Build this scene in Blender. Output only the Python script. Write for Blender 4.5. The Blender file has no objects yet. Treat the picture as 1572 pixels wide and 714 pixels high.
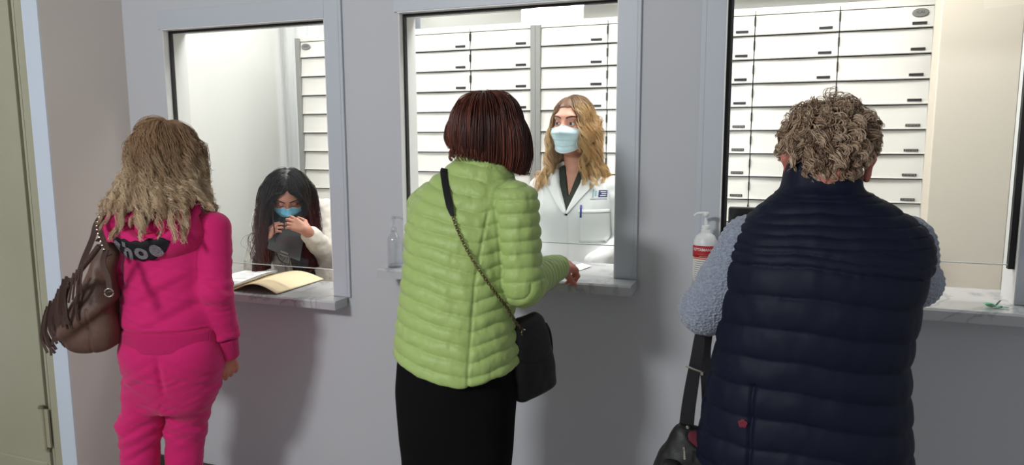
import bpy, math, random
import numpy as np
from mathutils import Matrix, Vector

# ------------------------------------------------------------------ camera, world, lights, exposure
SC = bpy.context.scene
COL = SC.collection
CAM_H = 1.53
FPX, YAW, PITCH, ROLL = 1104.45, 0.35960, -0.13346, -0.00343      # focal length in pixels of a 1572 px wide frame

def cam_axes():
    cy, sy, cp, sp, cr, sr = math.cos(YAW), math.sin(YAW), math.cos(PITCH), math.sin(PITCH), math.cos(ROLL), math.sin(ROLL)
    f = np.array([-sy * cp, cy * cp, sp]); r = np.array([cy, sy, 0.0]); u = np.cross(r, f)
    return cr * r + sr * u, -sr * r + cr * u, f
RT, UP, FW = cam_axes()
cd = bpy.data.cameras.new('camera'); cam = bpy.data.objects.new('camera', cd); COL.objects.link(cam)
cd.sensor_fit = 'HORIZONTAL'; cd.sensor_width = 36.0; cd.lens = FPX / 1572 * 36.0; cd.clip_start = 0.05
cam.matrix_world = Matrix(((RT[0], UP[0], -FW[0], 0), (RT[1], UP[1], -FW[1], 0), (RT[2], UP[2], -FW[2], CAM_H), (0, 0, 0, 1)))
SC.camera = cam

SC.view_settings.view_transform = 'Standard'; SC.view_settings.look = 'None'
SC.view_settings.exposure = 0.0; SC.view_settings.gamma = 1.0; SC.view_settings.use_curve_mapping = False

w = bpy.data.worlds.new('hall_light'); SC.world = w; w.use_nodes = True
w.node_tree.nodes['Background'].inputs[0].default_value = (0.90, 0.93, 1.0, 1); w.node_tree.nodes['Background'].inputs[1].default_value = 0.45

def area(name, loc, target, size, energy, color=(1, 1, 1), size_y=None):
    l = bpy.data.lights.new(name, 'AREA'); l.energy = energy; l.color = color; l.size = size
    if size_y: l.shape = 'RECTANGLE'; l.size_y = size_y
    o = bpy.data.objects.new(name, l); COL.objects.link(o); o.location = loc
    o.rotation_euler = (Vector(target) - Vector(loc)).to_track_quat('-Z', 'Y').to_euler()
    return o
# hall: one bright ceiling panel behind the queue on the left, a weaker one further right
area('hall_panel', (-1.95, -1.35, 2.76), (-0.75, 2.2, 0.9), 0.55, 118, (0.97, 0.985, 1.0), 0.55)
area('hall_panel', (1.6, -1.2, 2.76), (0.2, 1.6, 0), 0.8, 3, (0.97, 0.985, 1.0), 0.8)
# office: ceiling panels over the clerks, plus one added light by the left wall
area('office_light', (-2.1, 2.88, 2.72), (-2.15, 2.98, 0), 0.6, 20, (1.0, 0.985, 0.96), 0.6)
area('office_light', (-0.75, 2.86, 2.72), (-0.8, 2.96, 0), 0.6, 20, (1.0, 0.985, 0.96), 0.6)
area('office_light', (0.25, 2.86, 2.72), (0.25, 2.96, 0), 0.6, 18, (1.0, 0.975, 0.94), 0.6)
area('office_light', (-2.85, 3.75, 2.72), (-2.9, 3.75, 0), 0.6, 9, (1.0, 0.985, 0.96), 0.6)  # added light, only there to whiten the left office wall
# ------------------------------------------------------------------ helpers
rng = np.random.default_rng(7); random.seed(7)
def A(*v): return np.array(v, float)
def unit(v): v = np.asarray(v, float); return v / (np.linalg.norm(v, axis=-1, keepdims=True) + 1e-12)
def W(px, py, Y):
    """world point on the camera ray of a photo pixel, at depth Y from the camera along the wall normal"""
    d = FW + RT * (px - 786) / FPX - UP * (py - 357) / FPX
    return d * (Y / d[1]) + A(0, 0, CAM_H)
def lin(r, g, b):
    f = lambda c: (c / 255 / 12.92) if c <= 10 else ((c / 255 + 0.055) / 1.055) ** 2.4
    return (f(r), f(g), f(b), 1)

def mat(name, col, rough=0.6, metal=0.0, bump=None, spec=0.5, sheen=0.0, var=None, trans=0.0, coat=0.0, attr=None, subs=0.0):
    """procedural material; bump=(kind, scale, strength, distance[, stretch]); var=(scale, second colour, factor)"""
    m = bpy.data.materials.new(name); m.use_nodes = True
    nt = m.node_tree; N = nt.nodes; L = nt.links; b = N['Principled BSDF']
    b.inputs['Base Color'].default_value = col; b.inputs['Roughness'].default_value = rough; b.inputs['Metallic'].default_value = metal
    b.inputs['Specular IOR Level'].default_value = spec; b.inputs['Sheen Weight'].default_value = sheen; b.inputs['Coat Weight'].default_value = coat
    b.inputs['Transmission Weight'].default_value = trans
    if subs: b.inputs['Subsurface Weight'].default_value = subs; b.inputs['Subsurface Radius'].default_value = (0.012, 0.005, 0.003); b.inputs['Subsurface Scale'].default_value = 1.0
    tc = N.new('ShaderNodeTexCoord')
    if attr:
        at = N.new('ShaderNodeAttribute'); at.attribute_name = attr; L.new(at.outputs['Color'], b.inputs['Base Color'])
    if var:
        n = N.new('ShaderNodeTexNoise'); n.inputs['Scale'].default_value = var[0]; n.inputs['Detail'].default_value = 5; L.new(tc.outputs['Object'], n.inputs['Vector'])
        r = N.new('ShaderNodeMapRange'); r.inputs['From Min'].default_value = 0.35; r.inputs['From Max'].default_value = 0.68; r.inputs['To Max'].default_value = var[2]
        L.new(n.outputs['Fac'], r.inputs['Value'])
        x = N.new('ShaderNodeMix'); x.data_type = 'RGBA'; x.inputs['A'].default_value = col; x.inputs['B'].default_value = var[1]
        L.new(r.outputs['Result'], x.inputs['Factor']); L.new(x.outputs['Result'], b.inputs['Base Color'])
    if bump:
        kind, sc, st, dist = bump[:4]
        mp = N.new('ShaderNodeMapping'); L.new(tc.outputs['Object'], mp.inputs['Vector'])
        if len(bump) > 4: mp.inputs['Scale'].default_value = bump[4]
        if kind == 'noise': t = N.new('ShaderNodeTexNoise'); t.inputs['Detail'].default_value = 4; out = 'Fac'
        elif kind == 'voronoi': t = N.new('ShaderNodeTexVoronoi'); out = 'Distance'
        else: t = N.new('ShaderNodeTexWave'); t.inputs['Distortion'].default_value = 1.5; out = 'Fac'
        t.inputs['Scale'].default_value = sc; L.new(mp.outputs['Vector'], t.inputs['Vector'])
        bp = N.new('ShaderNodeBump'); bp.inputs['Strength'].default_value = st; bp.inputs['Distance'].default_value = dist
        L.new(t.outputs[out], bp.inputs['Height']); L.new(bp.outputs['Normal'], b.inputs['Normal'])
    return m

def mk(name, V, F, m, parent=None, base=None, smooth=True, col=None):
    """one mesh object from world-space vertices; base = its origin, or parent = the thing it is a part of"""
    V = np.asarray(V, float)
    org = np.array(parent['org']) if parent is not None else (np.zeros(3) if base is None else np.asarray(base, float))
    me = bpy.data.meshes.new(name)
    if isinstance(F, np.ndarray) and F.ndim == 2:
        k = F.shape[1]; nf = len(F)
        me.vertices.add(len(V)); me.vertices.foreach_set('co', (V - org).astype(np.float32).ravel())
        me.loops.add(nf * k); me.loops.foreach_set('vertex_index', F.astype(np.int32).ravel())
        me.polygons.add(nf); me.polygons.foreach_set('loop_start', np.arange(0, nf * k, k, dtype=np.int32))
        me.update(calc_edges=True); me.validate()
    else:
        me.from_pydata([tuple(v) for v in (V - org)], [], [tuple(int(i) for i in f) for f in F]); me.update(); me.validate()
    if smooth: me.polygons.foreach_set('use_smooth', np.ones(len(me.polygons), bool))
    if col is not None:
        a = me.color_attributes.new('tint', 'FLOAT_COLOR', 'POINT'); c = np.ones((len(V), 4), np.float32); c[:, :3] = col; a.data.foreach_set('color', c.ravel())
    me.materials.append(m)
    o = bpy.data.objects.new(name, me); COL.objects.link(o)
    o['org'] = [float(x) for x in org]
    if parent is not None: o.parent = parent
    else: o.location = org
    return o
def empty(name, base):
    o = bpy.data.objects.new(name, None); o.empty_display_size = 0.1; COL.objects.link(o); o.location = base; o['org'] = [float(x) for x in base]
    return o
def tag(o, label, cat, group=None):
    o['label'] = label; o['category'] = cat
    if group: o['group'] = group
    return o
def struct(o): o['kind'] = 'structure'; return o

class MB:
    """collects boxes, prisms, tubes and lathes that make up ONE mesh"""
    def __init__(s): s.V = []; s.F = []
    def add(s, V, F):
        n = len(s.V); s.V += [tuple(map(float, v)) for v in V]; s.F += [tuple(int(i) + n for i in f) for f in F]; return s
    def box(s, x0, x1, y0, y1, z0, z1, bev=0.0):
        if bev <= 0:
            V = [(x, y, z) for z in (z0, z1) for y in (y0, y1) for x in (x0, x1)]
            return s.add(V, [(0, 2, 3, 1), (4, 5, 7, 6), (0, 1, 5, 4), (2, 6, 7, 3), (0, 4, 6, 2), (1, 3, 7, 5)])
        import bmesh
        bm = bmesh.new(); bmesh.ops.create_cube(bm, size=1)
        for v in bm.verts: v.co = ((x0 + x1) / 2 + v.co.x * (x1 - x0), (y0 + y1) / 2 + v.co.y * (y1 - y0), (z0 + z1) / 2 + v.co.z * (z1 - z0))
        bmesh.ops.bevel(bm, geom=bm.edges[:], offset=bev, segments=2, affect='EDGES', profile=0.5)
        bm.verts.index_update(); V = [v.co[:] for v in bm.verts]; F = [[v.index for v in f.verts] for f in bm.faces]; bm.free()
        return s.add(V, F)
    def tube(s, P, r, k=8, closed=False):
        P = np.asarray(P, float); n = len(P); r = np.broadcast_to(np.asarray(r, float), (n,))
        T = np.gradient(P, axis=0)
        if closed: T = np.roll(P, -1, 0) - np.roll(P, 1, 0)
        T = unit(T); ref = A(0, 0, 1) if abs(T[:, 2]).mean() < 0.8 else A(0, 1, 0)
        a = unit(np.cross(T, ref)); b = np.cross(T, a)
        th = np.linspace(0, 2 * np.pi, k, endpoint=False)
        V = (P[:, None] + r[:, None, None] * (a[:, None] * np.cos(th)[None, :, None] + b[:, None] * np.sin(th)[None, :, None])).reshape(-1, 3)
        F = []
        for i in range(n if closed else n - 1):
            j = (i + 1) % n
            for q in range(k): F.append((i * k + q, i * k + (q + 1) % k, j * k + (q + 1) % k, j * k + q))
        if not closed: F += [tuple(range(k))[::-1], tuple((n - 1) * k + q for q in range(k))]
        return s.add(V, F)
    def lathe(s, c, prof, k=24, M=None):
        V = []; n = len(prof)
        for r, z in prof:
            for q in range(k):
                t = 2 * np.pi * q / k; v = A(r * math.cos(t), r * math.sin(t), z); V.append(A(*c) + (M @ v if M is not None else v))
        F = [(i * k + q, i * k + (q + 1) % k, (i + 1) * k + (q + 1) % k, (i + 1) * k + q) for i in range(n - 1) for q in range(k)]
        F += [tuple(range(k))[::-1], tuple((n - 1) * k + q for q in range(k))]
        return s.add(V, F)
    def ribbon(s, P, side, w, t):
        """a flat strap: centre line P, width direction side (per point), width w, thickness t"""
        P = np.asarray(P, float); n = len(P); T = unit(np.gradient(P, axis=0)); S = unit(np.broadcast_to(np.asarray(side, float), P.shape)); S = unit(S - (S * T).sum(1, keepdims=True) * T)
        Nn = np.cross(T, S); w = np.broadcast_to(np.asarray(w, float), (n,))[:, None]
        V = np.stack([P - S * w / 2 - Nn * t / 2, P + S * w / 2 - Nn * t / 2, P + S * w / 2 + Nn * t / 2, P - S * w / 2 + Nn * t / 2], 1).reshape(-1, 3)
        F = [(i * 4 + q, i * 4 + (q + 1) % 4, i * 4 + 4 + (q + 1) % 4, i * 4 + 4 + q) for i in range(n - 1) for q in range(4)]
        F += [(3, 2, 1, 0), (n * 4 - 4, n * 4 - 3, n * 4 - 2, n * 4 - 1)]
        return s.add(V, F)
    def sheet(s, G, t):
        """thick sheet from an (nu, nv, 3) grid, thickness t along its normal"""
        G = np.asarray(G, float); nu, nv = G.shape[:2]
        n = unit(np.cross(np.gradient(G, axis=0), np.gradient(G, axis=1))); V = np.concatenate([(G + n * t / 2).reshape(-1, 3), (G - n * t / 2).reshape(-1, 3)])
        F = []; o = nu * nv; ix = lambda i, j: i * nv + j
        for i in range(nu - 1):
            for j in range(nv - 1):
                F.append((ix(i, j), ix(i + 1, j), ix(i + 1, j + 1), ix(i, j + 1))); F.append((o + ix(i, j), o + ix(i, j + 1), o + ix(i + 1, j + 1), o + ix(i + 1, j)))
        for i in range(nu - 1):
            F.append((ix(i, 0), o + ix(i, 0), o + ix(i + 1, 0), ix(i + 1, 0))); F.append((ix(i + 1, nv - 1), o + ix(i + 1, nv - 1), o + ix(i, nv - 1), ix(i, nv - 1)))
        for j in range(nv - 1):
            F.append((ix(0, j + 1), o + ix(0, j + 1), o + ix(0, j), ix(0, j))); F.append((ix(nu - 1, j), o + ix(nu - 1, j), o + ix(nu - 1, j + 1), ix(nu - 1, j + 1)))
        return s.add(V, F)
    def build(s, name, m, parent=None, base=None, smooth=False): return mk(name, s.V, s.F, m, parent, base, smooth)

def curve(P, n=24):
    """Catmull-Rom through control points"""
    P = np.asarray(P, float); Q = np.vstack([2 * P[0] - P[1], P, 2 * P[-1] - P[-2]]); t = np.linspace(0, len(P) - 1 - 1e-9, n); i = t.astype(int); f = (t - i)[:, None]
    a, b, c, d = Q[i], Q[i + 1], Q[i + 2], Q[i + 3]
    return 0.5 * (2 * b + (c - a) * f + (2 * a - 5 * b + 4 * c - d) * f ** 2 + (3 * b - a - 3 * c + d) * f ** 3)

_FONT = {}
def text_mesh(txt, size=1.0, bold=0.0):
    cu = bpy.data.curves.new('t', 'FONT'); cu.body = txt; cu.size = size; cu.align_x = 'CENTER'; cu.align_y = 'CENTER'; cu.resolution_u = 4; cu.offset = bold
    o = bpy.data.objects.new('t', cu); COL.objects.link(o); dg = bpy.context.evaluated_depsgraph_get(); dg.update()
    me = o.evaluated_get(dg).to_mesh(); V = np.array([v.co[:] for v in me.vertices]).reshape(-1, 3); F = [tuple(p.vertices) for p in me.polygons]
    o.evaluated_get(dg).to_mesh_clear(); bpy.data.objects.remove(o); bpy.data.curves.remove(cu)
    return V, F

# ---- value noise
_P = np.random.default_rng(3).random((32, 32, 32)).astype(np.float32)
def noise(p):
    p = np.asarray(p, float); i = np.floor(p).astype(int); f = p - i; f = f * f * (3 - 2 * f); r = 0
    for dx in (0, 1):
        for dy in (0, 1):
            for dz in (0, 1):
                wt = (f[..., 0] if dx else 1 - f[..., 0]) * (f[..., 1] if dy else 1 - f[..., 1]) * (f[..., 2] if dz else 1 - f[..., 2])
                r = r + wt * _P[(i[..., 0] + dx) & 31, (i[..., 1] + dy) & 31, (i[..., 2] + dz) & 31]
    return r * 2 - 1

# ---- signed distances (vectorised over (N,3) arrays)
def smin(a, b, k): h = np.clip(0.5 + 0.5 * (b - a) / k, 0, 1); return b + (a - b) * h - k * h * (1 - h)
def smax(a, b, k): return -smin(-a, -b, k)
def cap(a, b, ra, rb):
    a = np.asarray(a, float); b = np.asarray(b, float); ab = b - a; L2 = ab @ ab + 1e-12
    def f(p): t = np.clip((p - a) @ ab / L2, 0, 1); return np.linalg.norm(p - a - t[:, None] * ab, axis=1) - (ra + (rb - ra) * t)
    return f
def ell(c, r, M=None):
    c = np.asarray(c, float); r = np.asarray(r, float)
    def f(p):
        q = p - c
        if M is not None: q = q @ M.T
        k0 = np.linalg.norm(q / r, axis=1); k1 = np.linalg.norm(q / r ** 2, axis=1) + 1e-9
        return k0 * (k0 - 1) / k1
    return f
def rbox(c, h, r, M=None):
    c = np.asarray(c, float); h = np.asarray(h, float) - r
    def f(p):
        q = p - c
        if M is not None: q = q @ M.T
        q = np.abs(q) - h
        return np.linalg.norm(np.maximum(q, 0), axis=1) + np.minimum(q.max(1), 0) - r
    return f
def loft(org, M, rows, n=2.3, cap_r=0.02):
    """elliptical sections stacked along the local z axis: rows of (z, centre u, centre v, half width, half depth)"""
    R = np.array(sorted(rows), float); org = np.asarray(org, float); z0, z1 = R[0, 0], R[-1, 0]
    zz = np.linspace(z0, z1, 160); T = np.array([np.interp(zz, R[:, 0], R[:, i]) for i in range(1, 5)])
    k = np.hanning(23); k /= k.sum(); T = np.array([np.convolve(np.pad(t, 11, mode='edge'), k, 'valid') for t in T])
    def f(p):
        q = (p - org) @ M.T; z = np.clip(q[:, 2], z0, z1)
        cu, cv, a, b = (np.interp(z, zz, t) for t in T)
        u = np.abs(q[:, 0] - cu) / a; v = np.abs(q[:, 1] - cv) / b
        e = (u ** n + v ** n + 1e-12) ** (1 / n); g = np.sqrt((u ** (n - 1) / a) ** 2 + (v ** (n - 1) / b) ** 2 + 1e-9) / e ** (n - 1)
        d = np.maximum((e - 1) / np.maximum(g, 1e-3), -np.minimum(a, b)); dz = np.maximum(z0 - q[:, 2], q[:, 2] - z1)
        d2 = d + cap_r; dz2 = dz + cap_r
        return np.minimum(np.maximum(d2, dz2), 0) + np.hypot(np.maximum(d2, 0), np.maximum(dz2, 0)) - cap_r
    return f
def union(parts):
    """parts: list of (sdf, blend)"""
    def f(p):
        d = parts[0][0](p)
        for g, k in parts[1:]: d = smin(d, g(p), k)
        return d
    return f
def frame(yaw, pitch=0.0, roll=0.0):
    """rows right, front, up; yaw 0 faces +Y, pitch < 0 bows, roll > 0 tips towards the right"""
    c, s = math.cos(yaw), math.sin(yaw); r = A(c, s, 0); f = A(-s, c, 0); u = A(0, 0, 1)
    f, u = f * math.cos(pitch) + u * math.sin(pitch), u * math.cos(pitch) - f * math.sin(pitch)
    r, u = r * math.cos(roll) - u * math.sin(roll), u * math.cos(roll) + r * math.sin(roll)
    return np.array([r, f, u])
def grad(f, p, e=0.002):
    g = np.stack([f(p + A(*(e if i == j else 0 for j in range(3)))) - f(p - A(*(e if i == j else 0 for j in range(3)))) for i in range(3)], 1)
    return unit(g)

def surface(f, lo, hi, h, smooth=1):
    """surface nets on a grid that is only filled near the surface"""
    lo = np.asarray(lo, float); hi = np.asarray(hi, float); B = 8
    nb = np.ceil((hi - lo) / (h * B)).astype(int) + 1; n = nb * B
    c = np.stack(np.meshgrid(*[np.arange(k) for k in nb], indexing='ij'), -1).reshape(-1, 3)
    dc = f(lo + (c * B + B / 2 - 0.5) * h); keep = np.abs(dc) < B * h * 0.87 * 1.7 + 0.012
    D = np.repeat(np.repeat(np.repeat(np.where(dc < 0, -1.0, 1.0).astype(np.float32).reshape(nb), B, 0), B, 1), B, 2)
    off = np.stack(np.meshgrid(*[np.arange(B)] * 3, indexing='ij'), -1).reshape(-1, 3)
    ck = c[keep]
    for s in range(0, len(ck), 600):
        I = (ck[s:s + 600, None] * B + off[None]).reshape(-1, 3); D[I[:, 0], I[:, 1], I[:, 2]] = f(lo + I * h)
    D[0] = D[-1] = 1; D[:, 0] = D[:, -1] = 1; D[:, :, 0] = D[:, :, -1] = 1
    S = D < 0; cnt = np.zeros(np.array(S.shape) - 1, np.int8)
    cs = [(i, j, k) for i in (0, 1) for j in (0, 1) for k in (0, 1)]
    sl = lambda q, ax: slice(q, S.shape[ax] - 1 + q)
    for q in cs: cnt += S[sl(q[0], 0), sl(q[1], 1), sl(q[2], 2)]
    act = np.argwhere((cnt > 0) & (cnt < 8)); idx = np.full(cnt.shape, -1, np.int32); idx[act[:, 0], act[:, 1], act[:, 2]] = np.arange(len(act))
    val = {q: D[act[:, 0] + q[0], act[:, 1] + q[1], act[:, 2] + q[2]].astype(float) for q in cs}
    acc = np.zeros((len(act), 3)); num = np.zeros(len(act))
    for q in cs:
        for ax in range(3):
            if q[ax] == 0:
                q2 = tuple(1 if i == ax else q[i] for i in range(3)); a, b = val[q], val[q2]; x = (a < 0) != (b < 0)
                t = np.where(x, a / np.where(x, a - b, 1), 0); pt = np.tile(np.array(q, float), (len(act), 1)); pt[:, ax] += t
                acc += pt * x[:, None]; num += x
    V = lo + (act + acc / num[:, None]) * h
    F = []
    for ax in range(3):
        o1, o2 = [(1, 2), (2, 0), (0, 1)][ax]
        a = S[:-1] if ax == 0 else S[:, :-1] if ax == 1 else S[:, :, :-1]; b = S[1:] if ax == 0 else S[:, 1:] if ax == 1 else S[:, :, 1:]
        e = np.argwhere(a != b); e = e[(e[:, o1] > 0) & (e[:, o2] > 0)]; flip = S[e[:, 0], e[:, 1], e[:, 2]]
        def cell(d1, d2): g = e.copy(); g[:, o1] -= d1; g[:, o2] -= d2; return idx[g[:, 0], g[:, 1], g[:, 2]]
        q = np.stack([cell(1, 1), cell(0, 1), cell(0, 0), cell(1, 0)], 1); q[~flip] = q[~flip][:, ::-1]; F.append(q)
    F = np.concatenate(F); F = F[(F >= 0).all(1)]
    for _ in range(smooth): V = V + 0.5 * (lap(V, F) - V)
    return V, F
def lap(V, F):
    acc = np.zeros_like(V); n = np.zeros(len(V))
    for i in range(F.shape[1]):
        a, b = F[:, i], F[:, (i + 1) % F.shape[1]]
        for ax in range(3): acc[:, ax] += np.bincount(a, V[b, ax], len(V)) + np.bincount(b, V[a, ax], len(V))
        n += np.bincount(a, minlength=len(V)) + np.bincount(b, minlength=len(V))
    return acc / np.maximum(n, 1)[:, None]
def normals(V, F):
    fn = np.cross(V[F[:, 2]] - V[F[:, 0]], V[F[:, 3]] - V[F[:, 1]]); N = np.zeros_like(V)
    for i in range(4):
        for ax in range(3): N[:, ax] += np.bincount(F[:, i], fn[:, ax], len(V))
    return unit(N)
def march(f, P, D, tmax=0.5, t0=0.0):
    t = np.full(len(P), t0); ok = np.ones(len(P), bool)
    for _ in range(60): d = f(P + D * t[:, None]); t = np.minimum(t + d * 0.8, tmax)
    return P + D * t[:, None], t < tmax - 1e-4
def patch(f, P, D, off, thick):
    """thick patch lying on the surface f: grid P (nu,nv,3) projected along D, raised by off"""
    G = P.reshape(-1, 3); Q, ok = march(f, G, np.broadcast_to(unit(D), G.shape)); n = grad(f, Q, 0.006)
    return (Q + n * (off + thick / 2)).reshape(P.shape)
def quilt(s, pitch, depth, sharp=0.55): return depth * (np.abs(np.sin(np.pi * s / pitch)) ** sharp - 1.0)

# ---- hair: strands fall under gravity, slide over the head and the clothes
def strands(root, d0, L, n, coll, clear, grav=0.25, stiff=1.0, relax=1.0):
    S = len(root); P = np.zeros((S, n, 3)); P[:, 0] = root; d = unit(d0); st = (L / (n - 1))[:, None]; p = root.copy()
    for i in range(1, n):
        d = unit(d * stiff + A(0, 0, -1) * grav); q = p + d * st; c = clear * min(1.0, 0.25 + i / (0.25 * n))
        for _ in range(2):
            e = coll(q); bad = e < c
            if bad.any(): q[bad] += grad(coll, q[bad]) * (c - e)[bad][:, None]
        d = unit((1 - relax) * d + relax * (q - p)); p = q; P[:, i] = p
    return P
def waves(P, amp, freq, phase, start=0.15, helix=1.0):
    S, n, _ = P.shape; T = unit(np.gradient(P, axis=1)); a = unit(np.cross(T, A(0.3, 0.5, 0.81))); b = np.cross(T, a); t = np.linspace(0, 1, n)[None]
    env = np.clip((t - start) / 0.3, 0, 1); th = 2 * np.pi * freq[:, None] * t + phase[:, None]; am = (amp[:, None] * env)[..., None]
    return P + am * (a * np.sin(th)[..., None] + helix * b * np.cos(th)[..., None])
def clump(P, C, power=1.5, amt=0.75):
    g = P[rng.choice(len(P), C, replace=False)]; k = np.argmin(((P[:, None, 0] - g[None, :, 0]) ** 2).sum(-1), 1); t = (np.linspace(0, 1, P.shape[1]) ** power * amt)[None, :, None]
    return P * (1 - t) + g[k] * t, k
def strand_mesh(P, r, k=3, taper=0.35):
    S, n, _ = P.shape; T = unit(np.gradient(P, axis=1)); a = unit(np.cross(T, A(0.31, 0.52, 0.8))); b = np.cross(T, a); th = np.linspace(0, 2 * np.pi, k, endpoint=False)
    rr = (np.broadcast_to(np.asarray(r, float), (S,))[:, None] * np.linspace(1, taper, n)[None])[..., None, None]
    V = (P[:, :, None] + rr * (a[:, :, None] * np.cos(th)[None, None, :, None] + b[:, :, None] * np.sin(th)[None, None, :, None])).reshape(-1, 3)
    s = np.arange(S)[:, None, None] * n * k; i = np.arange(n - 1)[None, :, None] * k; q = np.arange(k)[None, None]; q2 = (q + 1) % k
    F = np.stack([s + i + q, s + i + q2, s + i + k + q2, s + i + k + q], -1).reshape(-1, 4)
    return V, F
# ------------------------------------------------------------------ materials of the place
M_wall = mat('hall_wall_paint', lin(190, 192, 196), 0.75, bump=('noise', 60, 0.05, 0.004))
M_office = mat('office_wall_paint', lin(240, 239, 234), 0.8)
M_frame = mat('window_frame_enamel', lin(186, 192, 199), 0.42, bump=('noise', 30, 0.04, 0.003))
M_return = mat('return_wall_lightened', lin(216, 208, 201), 0.75)  # warm tone, lightened to stand in for light on this wall
M_reveal = mat('reveal_lit_white', lin(228, 228, 226), 0.45)  # the light on these faces is put into the colour as white
M_strip = mat('pale_blue_paint', lin(205, 216, 228), 0.5)
M_gasket = mat('black_gasket', lin(14, 14, 16), 0.6)
M_olive = mat('olive_enamel', lin(170, 168, 144), 0.28, bump=('noise', 9, 0.03, 0.01), var=(2.2, lin(154, 152, 126), 0.6))
M_dark = mat('dark_gap', lin(30, 28, 22), 0.7)
M_steel = mat('hinge_steel', lin(150, 146, 132), 0.35, 0.8)
M_floor = mat('floor_tile', lin(165, 158, 150), 0.35, var=(5, lin(150, 143, 136), 0.5))
M_base = mat('dark_skirting', lin(64, 54, 50), 0.5)
M_ceil = mat('ceiling_paint', lin(225, 225, 222), 0.9)
M_drawer = mat('drawer_enamel', lin(234, 231, 224), 0.38)
M_carcass = mat('cabinet_grey', lin(150, 150, 147), 0.5)
M_gap = mat('cabinet_inside', lin(40, 38, 38), 0.8)
M_label = mat('label_holder_black', lin(38, 36, 38), 0.4)
M_label2 = mat('label_print', lin(150, 146, 142), 0.5)
M_badge = mat('badge_metal', lin(150, 150, 148), 0.35, 0.6)
M_beige = mat('beige_pillar_paint', lin(226, 215, 198), 0.7)
M_curtain = mat('curtain_voile', lin(244, 244, 242), 0.9)
def marble():
    m = bpy.data.materials.new('marble'); m.use_nodes = True; nt = m.node_tree; N = nt.nodes; L = nt.links; b = N['Principled BSDF']
    b.inputs['Roughness'].default_value = 0.16
    tc = N.new('ShaderNodeTexCoord'); n = N.new('ShaderNodeTexNoise'); n.inputs['Scale'].default_value = 3.2; n.inputs['Detail'].default_value = 8; n.inputs['Distortion'].default_value = 1.6
    L.new(tc.outputs['Object'], n.inputs['Vector']); r = N.new('ShaderNodeValToRGB'); L.new(n.outputs['Fac'], r.inputs['Fac'])
    e = r.color_ramp.elements; e[0].position = 0.40; e[0].color = lin(186, 188, 189); e[1].position = 0.62; e[1].color = lin(178, 181, 183)
    for p_, c in ((0.475, lin(182, 184, 186)), (0.505, lin(150, 154, 158)), (0.53, lin(180, 183, 185))):
        q = e.new(p_); q.color = c
    L.new(r.outputs['Color'], b.inputs['Base Color']); return m
M_marble = marble()
def glass(name, tint=(1, 1, 1, 1), refl=0.06, rough=0.0):
    m = bpy.data.materials.new(name); m.use_nodes = True; nt = m.node_tree; N = nt.nodes; L = nt.links; N.remove(N['Principled BSDF'])
    t = N.new('ShaderNodeBsdfTransparent'); t.inputs['Color'].default_value = tint; g = N.new('ShaderNodeBsdfGlossy'); g.inputs['Roughness'].default_value = rough
    f = N.new('ShaderNodeFresnel'); f.inputs['IOR'].default_value = 1.45; x = N.new('ShaderNodeMixShader')
    ml = N.new('ShaderNodeMath'); ml.operation = 'MULTIPLY_ADD'; ml.inputs[1].default_value = 0.75; ml.inputs[2].default_value = refl - 0.035
    ge = N.new('ShaderNodeNewGeometry'); inv = N.new('ShaderNodeMath'); inv.operation = 'SUBTRACT'; inv.inputs[0].default_value = 1; L.new(ge.outputs['Backfacing'], inv.inputs[1])
    m2 = N.new('ShaderNodeMath'); m2.operation = 'MULTIPLY'; L.new(f.outputs[0], ml.inputs[0]); L.new(ml.outputs[0], m2.inputs[0]); L.new(inv.outputs[0], m2.inputs[1]); L.new(m2.outputs[0], x.inputs[0])   # only the outer face mirrors
    L.new(t.outputs[0], x.inputs[1]); L.new(g.outputs[0], x.inputs[2]); L.new(x.outputs[0], N['Material Output'].inputs['Surface']); return m
M_glass = glass('pane_glass', (0.97, 0.985, 0.98, 1), 0.045)
M_glassedge = mat('polished_glass_edge', lin(214, 222, 220), 0.15, spec=0.8)
M_clear = glass('clear_plastic', (0.9, 0.91, 0.92, 1), 0.13, 0.08)
def emis(name, col, s):
    m = bpy.data.materials.new(name); m.use_nodes = True; b = m.node_tree.nodes['Principled BSDF']; b.inputs['Base Color'].default_value = (0, 0, 0, 1)
    b.inputs['Emission Color'].default_value = col; b.inputs['Emission Strength'].default_value = s; return m

# ------------------------------------------------------------------ room shell
XR, Y0, YD = -2.69, 2.40, 2.02           # return wall, counter wall face, door wall face
YB = 2.52                                # office side of the counter wall
C1, C2 = 0.897, 1.045                    # counter heights
struct(MB().box(-4.2, 3.0, -3.2, 4.6, -0.05, 0).build('floor', M_floor))
struct(MB().box(-4.2, 3.0, -3.2, 2.46, 2.80, 2.85).build('ceiling', M_ceil))
struct(MB().box(-3.6, 3.0, 2.46, 4.6, 2.78, 2.85).build('ceiling_office', M_ceil))
OPEN = [(-2.473, -1.661, C1 - 0.034, 1.978), (-1.345, -0.525, C2 - 0.034, 1.980), (-0.184, 0.638, C2 - 0.034, 2.02)]
wb = MB(); xs = [-3.45] + [v for o in OPEN for v in o[:2]] + [3.0]
for i in range(0, len(xs), 2): wb.box(xs[i], xs[i + 1], Y0, YB, 0, 2.8)
for x0, x1, z0, z1 in OPEN: wb.box(x0, x1, Y0, YB, 0, z0); wb.box(x0, x1, Y0, YB, z1, 2.8)
struct(wb.build('wall_counter', M_wall))
XS = W(98.1, 714, YD)[0]
struct(MB().box(XS, XR, YD + 0.001, Y0, 0, 2.8).build('wall_return', M_return))
struct(MB().box(XS - 0.001, XR - 0.0005, YD - 0.004, YD + 0.012, 0, 2.8).build('trim_1', M_strip))
struct(MB().box(XR - 0.01, 3.0, Y0 - 0.012, Y0, 0, 0.07, 0.003).build('baseboard_counter', M_base))
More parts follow.
